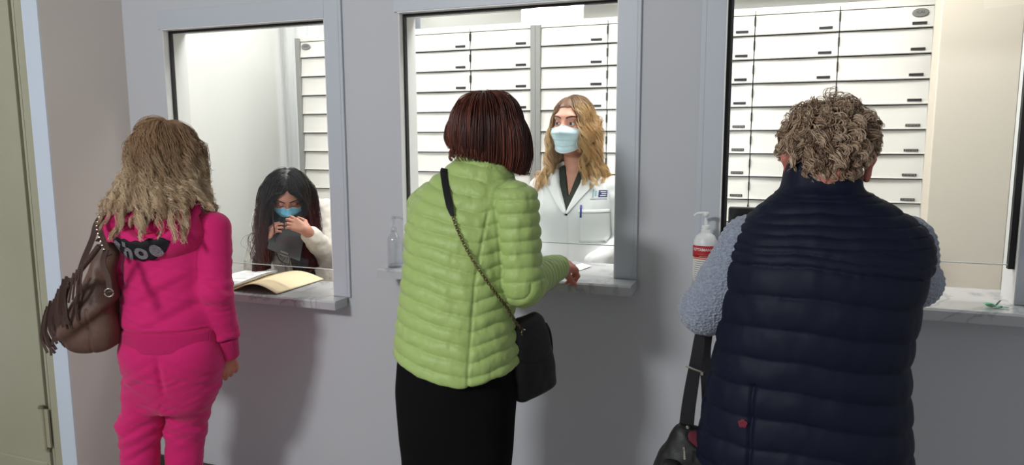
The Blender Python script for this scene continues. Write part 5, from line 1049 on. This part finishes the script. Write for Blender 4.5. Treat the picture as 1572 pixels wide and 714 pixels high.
def crossbody():
    # leather piece over the left shoulder, chain across the back, bag on the right hip
    J = G['jacket']; pts = [(681, 263), (682, 272), (686, 296), (693, 326), (704, 357), (722, 393), (745, 428), (765, 455), (780, 474)]
    D = []
    for px, py in pts: a = W(px, py, 1.0); d = unit(a - A(0, 0, CAM_H)); q, _ = march(J, (A(0, 0, CAM_H) + d * 1.2)[None], d[None], 1.4); D.append(q[0] - d * .008)
    D = np.array(D); P_ = curve(D, 220); L = np.concatenate([[0], np.cumsum(np.linalg.norm(np.diff(P_, axis=0), axis=1))])
    bc = W(814, 546, 1.86); r = empty('crossbody_bag', W(814, 612, 1.86)); tag(r, 'small black bag on a chain strap at the hip of the green jacket', 'bag')
    BM = np.array([unit(A(.50, .86, 0)), unit(A(-.86, .50, 0)), A(0, 0, 1)]); tilt = .13; u_ = BM[0] * math.cos(tilt) - BM[2] * math.sin(tilt); z_ = BM[2] * math.cos(tilt) + BM[0] * math.sin(tilt); z_ = BM[2] * math.cos(tilt) - BM[0] * math.sin(tilt); u_ = BM[0] * math.cos(tilt) + BM[2] * math.sin(tilt); BM = np.array([u_, BM[1], z_])
    f = union([(loft(bc, BM, [(-.122, 0, 0, .066, .024), (-.105, 0, 0, .076, .034), (-.03, 0, 0, .076, .037), (.06, 0, 0, .062, .030), (.115, 0, 0, .048, .018), (.122, 0, 0, .044, .014)], 3.2), 0)])
    cloth('body', f, bc - .2, bc + .2, .0038, M_bagblack, r, lambda p, N: .0016 * noise(p * 40))
    flap = loft(bc + BM[1] * .0, BM, [(-.02, 0, 0, .070, .0405), (.06, 0, 0, .064, .034), (.118, 0, 0, .050, .021)], 3.2); cut = lambda p: -( (p - bc) @ BM[2] + .012 - .03 * ((p - bc) @ BM[0] / .07) ** 2)
    cloth('flap', lambda p: smax(flap(p), cut(p), .004), bc - .2, bc + .2, .0038, M_bagblack, r)
    e = bc + BM[0] * .062 + BM[2] * .03; mb = MB().ribbon(curve([e + BM[2] * .05, e + BM[0] * .012 + BM[2] * .02, e + BM[0] * .014 - BM[2] * .03, e + BM[0] * .004 - BM[2] * .06], 12), BM[1], .022, .004); mb.build('side_tab', M_bagblack, r)
    MB().ribbon([e + BM[0] * .017 + BM[2] * .012, e + BM[0] * .0175 - BM[2] * .016], BM[1], .005, .002).build('side_buckle', M_stud, r)
    eye = W(793, 493, 1.64); q, _ = march(f, eye[None], unit(A(-.2, .9, 0))[None], .4)
    t = np.linspace(0, 2 * np.pi, 20, endpoint=False); ec = bc - BM[0] * .040 + BM[2] * .094 - BM[1] * 0.028
    nrm = -BM[1] if (BM[1] @ FW) > 0 else BM[1]; ec = bc - BM[0] * .034 + BM[2] * .085; qq, _ = march(f, (ec + nrm * .1)[None], -nrm[None], .3); ec = qq[0] + nrm * .0015
    MB().tube(ec + .0085 * (np.cos(t)[:, None] * BM[0] + np.sin(t)[:, None] * BM[2]), .0022, 6, True).build('eyelet', M_stud, r, smooth=True)
    # leather shoulder strap
    n1 = 88; front = [P_[0] + A(-.001, .012, .004), P_[0] + A(-.002, .03, -.012)]
    Pl = np.vstack([curve([front[1], front[0], P_[0] + A(0, .004, .004)], 12)[:-1], P_[:n1]]); MB().ribbon(Pl, A(.95, .2, -.25), np.interp(np.arange(len(Pl)), (0, len(Pl) - 14, len(Pl) - 1), (.019, .019, .010)), .0045).build('leather_strap', M_blackleather, r)
    # chain
    Pc = np.vstack([P_[n1:], curve([P_[-1], (P_[-1] + ec) / 2 + A(.0, -.012, .004), ec + nrm * .004], 22)[1:]]); Lc = np.concatenate([[0], np.cumsum(np.linalg.norm(np.diff(Pc, axis=0), axis=1))]); step = .0075; N_ = int(Lc[-1] / step); s = np.arange(N_) * step; C_ = np.stack([np.interp(s, Lc, Pc[:, i]) for i in range(3)], 1); T = unit(np.gradient(C_, axis=0)); side = unit(np.cross(T, FW)); out = np.cross(side, T); m = MB(); t = np.linspace(0, 2 * np.pi, 8, endpoint=False)
    for i in range(N_):
        w_ = side[i] if i % 2 else unit(out[i] + side[i] * .6); m.tube(C_[i] + T[i] * (np.cos(t)[:, None] * .0056) + w_ * (np.sin(t)[:, None] * .0036), .0013, 5, True)
    m.build('chain', M_brass, r, smooth=True)
crossbody()

def navy_bag():
    Y = 1.66; BM = frame(.12); bc = W(1062, 742, Y); r = empty('shoulder_bag', bc + A(0, 0, -.14)); tag(r, 'black shoulder bag with dark red lining hanging from the arm in grey knit', 'bag')
    top = W(1062, 655, Y); rows = [(bc[2] - .15, .01, 0, .09, .04), (bc[2] - .10, .01, 0, .115, .06), (bc[2], .012, 0, .112, .062), (bc[2] + .07, .01, 0, .088, .05), (bc[2] + .125, -.002, 0, .05, .034), (top[2] + .005, -.012, 0, .028, .022)]
    base = A(bc[0], bc[1], 0); sh = loft(base, BM, rows, 2.4); open_ = cap(W(1065, 666, Y - .045), W(1120, 695, Y - .03), .024, .044); f = lambda p: smax(sh(p), -open_(p), .008)
    cloth('body', f, base + A(-.2, -.2, bc[2] - .2), base + A(.2, .2, top[2] + .06), .0042, M_bagblack, r, lambda p, N: .004 * noise(p * 22) + .002 * noise(p * 60))
    lin_ = lambda p: np.maximum(sh(p) + .006, open_(p) - .004); lb = cap(W(1068, 670, Y - .028), W(1116, 696, Y - .012), .020, .038); cloth('lining', lambda p: np.maximum(lb(p), sh(p) + .003), base + A(-.2, -.2, bc[2] - .2), base + A(.2, .2, top[2] + .06), .004, M_lining, r)
    pk = rbox(W(1030, 745, Y - .055), A(.022, .02, .06), .012, BM); cloth('side_pocket', pk, W(1030, 745, Y - .055) - .12, W(1030, 745, Y - .055) + .12, .004, M_bagblack, r)
    z0, z1 = W(1051, 690, Y - .068), W(1052, 712, Y - .068); MB().tube([z0 + A(0, -.004, 0), z0 * .4 + z1 * .6 + A(0, -.006, 0)], (.0022, .0034), 8).lathe(z0 + A(0, -.004, .004), [(.001, -.004), (.004, -.002), (.004, .002), (.001, .004)], 10).build('zip_pull', M_stud, r)
    e = NV['EL']; hang = W(1074, 512, 1.665); P_ = curve([hang + A(.012, .085, -.0), hang + A(.008, .05, -.052 + .045), hang + A(.0, -.0, .002), W(1071, 540, Y - .005), W(1064, 580, Y - .006), W(1057, 625, Y - .004), W(1052, 660, Y)], 40)
    P_ = curve([hang + A(0, .004, -.004), W(1071, 540, Y), W(1064, 580, Y), W(1057, 625, Y), W(1053, 662, Y)], 40); w_ = np.interp(np.arange(40), (0, 6, 16, 24, 39), (.022, .026, .028, .031, .034))
    MB().ribbon(P_, A(1, .12, 0), w_, .004).build('strap', M_webbing, r)
    P2 = curve([hang + A(0, .006, -.002), hang + A(.01, .06, -.005), W(1082, 545, Y + .09), W(1086, 600, Y + .07), W(1088, 668, Y + .03)], 30); MB().ribbon(P2, A(1, .3, 0), .028, .004).build('strap', M_webbing, r)
    b0 = W(1066, 566, Y - .006); MB().tube(curve([b0 + A(-.019, -.003, .006), b0 + A(0, -.005, .0), b0 + A(.02, -.003, -.006)], 8), .0026, 6).lathe(b0 + A(.019, -.004, -.008), [(.001, -.005), (.005, -.003), (.005, .004), (.001, .006)], 10).build('strap_buckle', M_stud, r)
    MB().lathe(W(1056, 656, Y - .03), [(.001, -.004), (.005, -.002), (.005, .002), (.001, .004)], 12).build('rivet', M_stud, r)
navy_bag()

# ------------------------------------------------------------------ things on the counters
M_paper = mat('white_paper', lin(244, 244, 242), 0.8); M_manila = mat('manila_card', lin(240, 222, 184), 0.75, var=(9, lin(232, 212, 172), 0.5)); M_print = mat('grey_print', lin(188, 190, 196), 0.8)
M_mint = mat('mint_foil', lin(140, 216, 176), 0.35); M_foilgrey = mat('grey_foil', lin(150, 160, 148), 0.3, 0.3)
M_white_pl = mat('white_plastic', lin(226, 228, 228), 0.35, spec=0.5); M_labelred = mat('label_red', lin(176, 36, 44), 0.45); M_labelwhite = mat('label_white', lin(222, 222, 218), 0.5); M_labelgrey = mat('label_grey_print', lin(128, 128, 130), 0.6); M_orange = mat('label_orange', lin(220, 120, 80), 0.5)

def sheet_between(c, nu, nv, lift, z):
    """curled sheet over four counter-top points (near-left, near-right, far-right, far-left)"""
    a, b = np.meshgrid(np.linspace(0, 1, nu), np.linspace(0, 1, nv), indexing='ij'); G = (c[0] * ((1 - a) * (1 - b))[..., None] + c[1] * (a * (1 - b))[..., None] + c[2] * (a * b)[..., None] + c[3] * ((1 - a) * b)[..., None]); G[..., 2] = z + lift(a, b); return G
def onz(px, py, z): d = FW + RT * (px - 786) / FPX - UP * (py - 357) / FPX; return d * ((z - CAM_H) / d[2]) + A(0, 0, CAM_H)
# folder: right cover arches over, left half holds papers
sp0, sp1 = onz(357, 447, C1), onz(425, 421.5, C1)                    # the spine, near and far end
rn, rf = onz(425, 453, C1), onz(497, 430, C1)
fo = empty('file_folder', (sp0 + sp1) / 2); tag(fo, 'open beige card folder with arched cover on the low counter', 'folder')
cv_ = sheet_between([sp0, rn, rf, sp1], 22, 10, lambda a, b: .0035 + .034 * np.sin(np.pi * np.clip(a * .98, 0, 1)) ** 1.1 * (1 - .25 * b), C1); MB().sheet(cv_, .0016).build('cover', M_manila, fo, smooth=True)
lw = sp0 - rn; lw = lw * .9; bk = sheet_between([sp0 + lw, sp0, sp1, sp1 + lw], 12, 8, lambda a, b: .0022 + .0 * a, C1); MB().sheet(bk, .0016).build('cover', M_manila, fo, smooth=True)
for k in range(3):
    o_ = lw * .02 + (sp1 - sp0) * (.02 + .03 * k); g = sheet_between([sp0 + lw * (.96 - .05 * k) + o_, sp0 - lw * .02 + o_, sp1 - lw * .02 + o_ * .2, sp1 + lw * (.96 - .04 * k) + o_ * .2], 14, 8, lambda a, b, k=k: .0048 + .0022 * k + .012 * a ** 3 + .003 * k * np.sin(np.pi * b), C1)
    p_ = MB().sheet(g, .0006).build('paper_sheet', M_paper, None, (sp0 + sp1) / 2 + lw / 2, smooth=True); tag(p_, ('bottom white sheet of the papers in the open folder', 'middle white sheet of the papers in the open folder', 'top printed sheet of the papers in the open folder')[k], 'paper', 'papers in the folder')
    if k == 2:
        mb = MB()
        for j in range(9):
            b0 = .12 + .085 * j; i0 = .12; c_ = lambda a, b: np.array([np.interp(a, np.linspace(0, 1, 14), [g[i, int(b * 7)][ax] * (1 - (b * 7) % 1) + g[i, min(int(b * 7) + 1, 7)][ax] * ((b * 7) % 1) for i in range(14)]) for ax in range(3)])
            L_ = np.array([c_(a, b0) for a in np.linspace(.12, .55 + .3 * rng.random(), 6)]) + A(0, 0, .0009); mb.ribbon(L_, sp1 - sp0, .005, .0003)
        mb.build('printed_lines', M_print, p_)
# slip of paper by the green sleeve
q = [onz(878, 409, C2), onz(890, 416, C2), onz(908, 410.5, C2), onz(893, 405, C2)]; pz = MB().sheet(sheet_between(q, 8, 5, lambda a, b: .0015 + .004 * a * b, C2), .0006).build('paper_slip', M_paper, None, q[0], smooth=True); tag(pz, 'small white slip of paper beside the hand on the middle counter', 'paper')
# mint-green scrap of foil
q0 = onz(1526, 472.5, C2); mg = empty('foil_scrap', q0); tag(mg, 'crumpled mint-green foil scrap on the right-hand counter', 'wrapper')
a, b = np.meshgrid(np.linspace(-1, 1, 12), np.linspace(-1, 1, 8), indexing='ij'); Gm = np.stack([q0[0] - .004 + .020 * a - .004 * b, q0[1] + .013 * b * (1 - .5 * np.abs(a)), q0[2] + .004 + .005 * np.abs(b) * (1 - a) + .003 * np.sin(a * 5 + b * 3)], -1); MB().sheet(Gm, .0008).build('crumpled_leaf', M_mint, mg, smooth=True)
e = q0 + A(.018, 0, .004); Gt = np.stack([e[0] + .016 * (a + 1) / 2 * 1.1, e[1] + .006 * b * (1 - (a + 1) / 2.2), e[2] - .002 - .0 * a + .002 * np.abs(b)], -1); MB().sheet(Gt, .0008).build('torn_tip', M_mint, mg, smooth=True)
Gf = np.stack([q0[0] + .004 + .010 * (a + 1) / 2 + .004 * b, q0[1] + .002 + .003 * b, q0[2] + .006 + .016 * (a + 1) / 2 + .001 * b], -1); MB().sheet(Gf, .0008).build('folded_flap', M_foilgrey, mg, smooth=True)

def pump(m, c, z, col, yaw, s=1.0, name='pump_head'):
    """pump head: collar, stem, head with a nozzle"""
    M = frame(yaw); p = A(c[0], c[1], z); mb = MB().lathe(p, [(.012 * s, 0), (.0125 * s, .002), (.0125 * s, .014), (.010 * s, .016), (.0055 * s, .017), (.0055 * s, .030), (.0042 * s, .031), (.0042 * s, .044), (.009 * s, .045), (.010 * s, .049), (.010 * s, .055), (.007 * s, .058)], 20)
    h_ = p + A(0, 0, .0535); mb.tube(curve([h_, h_ + M[1] * .018 * s, h_ + M[1] * .032 * s + A(0, 0, -.003), h_ + M[1] * .038 * s + A(0, 0, -.010)], 12), np.linspace(.0058, .0038, 12) * s, 10); return mb.build(name, col, m, smooth=True)
# clear dispenser on the middle counter, left of the green jacket
zc = C2; pb = W(606, 402, 2.325); cx_ = A(pb[0], 2.325, zc); cb_ = empty('dispenser_bottle', cx_); tag(cb_, 'clear plastic pump bottle on the marble ledge left of the green jacket', 'bottle')
MB().lathe(cx_, [(.024, 0.0005), (.026, .004), (.026, .098), (.024, .112), (.016, .124), (.011, .129), (.011, .136)], 28).build('bottle_body', M_clear, cb_, smooth=True); MB().lathe(cx_, [(.0225, .004), (.0235, .006), (.0235, .012), (.022, .0125)], 24).build('liquid', M_clear, cb_, smooth=True); MB().lathe(cx_, [(.0275, 0), (.0275, .003), (.0262, .0035)], 28).build('base_ring', M_clear, cb_, smooth=True); pump(cb_, cx_, zc + .134, M_clear, -1.2, .9)
# white disinfectant bottle with the red label, right of the middle window
pb = W(1079, 470, 2.325); cx_ = A(pb[0] + .001, 2.325, C2); wb2 = empty('disinfectant_bottle', cx_); tag(wb2, 'white pump bottle with red label, half hidden by the grey knit sleeve', 'bottle')
R_, zt_ = .0365, W(1080, 358, 2.325)[2] - C2
MB().lathe(cx_, [(.030, 0.0005), (R_, .006), (R_, zt_ - .034), (R_ * .97, zt_ - .022), (R_ * .80, zt_ - .008), (R_ * .5, zt_), (.014, zt_ + .004), (.014, zt_ + .012)], 32).build('bottle_body', M_white_pl, wb2, smooth=True); pump(wb2, cx_, C2 + zt_ + .010, M_white_pl, 1.75, .95)
zl1, zl0, zm = W(1080, 378, 2.325 - R_)[2], W(1080, 440, 2.325 - R_)[2], W(1080, 396, 2.325 - R_)[2]
def wrap(th0, th1, z0, z1, rr, nm, m_, par):
    th = np.linspace(th0, th1, 26); Gw = np.array([[(cx_[0] + rr * math.sin(t), cx_[1] - rr * math.cos(t), z) for z in np.linspace(z0, z1, 4)] for t in th]); return MB().sheet(Gw, .0004).build(nm, m_, par, smooth=True)
lb_ = wrap(-1.35, 1.35, zl0, zl1, R_ + .0006, 'label', M_labelwhite, wb2); rd_ = wrap(-1.35, 1.35, zm, zl1, R_ + .0010, 'label_band', M_labelred, lb_); wrap(-1.1, 1.35, zm - .006, zm - .001, R_ + .0010, 'label_stripe', M_orange, lb_)
def wraptext(txt, size, th_c, zc_, m_, par, bold=0.0):
    tv, tf = text_mesh(txt, size, bold); th = th_c + tv[:, 0] / R_; k = len(tv); o1 = np.stack([cx_[0] + (R_ + .0016) * np.sin(th), cx_[1] - (R_ + .0016) * np.cos(th), zc_ + tv[:, 1]], 1); mk('label_lettering', o1, tf, m_, par, smooth=False)
wraptext('SEPTAMAN D', .0118, -.08, (zm + zl1) / 2 + .006, M_labelwhite, rd_, .0002); wraptext('Händedesinfektion', .0052, .0, zm + .010, M_orange, rd_); wraptext('gebrauchsfertig', .0044, .0, zm + .004, M_labelwhite, rd_)
mb = MB()
for k in range(9):
    z = zm - .012 - .0068 * k; t0, t1 = -.85, .55 + .25 * math.sin(k * 2.1); th = np.linspace(t0, t1, 14); mb.ribbon([(cx_[0] + (R_ + .0013) * math.sin(t), cx_[1] - (R_ + .0013) * math.cos(t), z) for t in th], A(0, 0, 1), .0018, .0003)
mb.build('label_small_print', M_labelgrey, lb_)

for o in bpy.data.objects:
    if 'org' in o: del o['org']
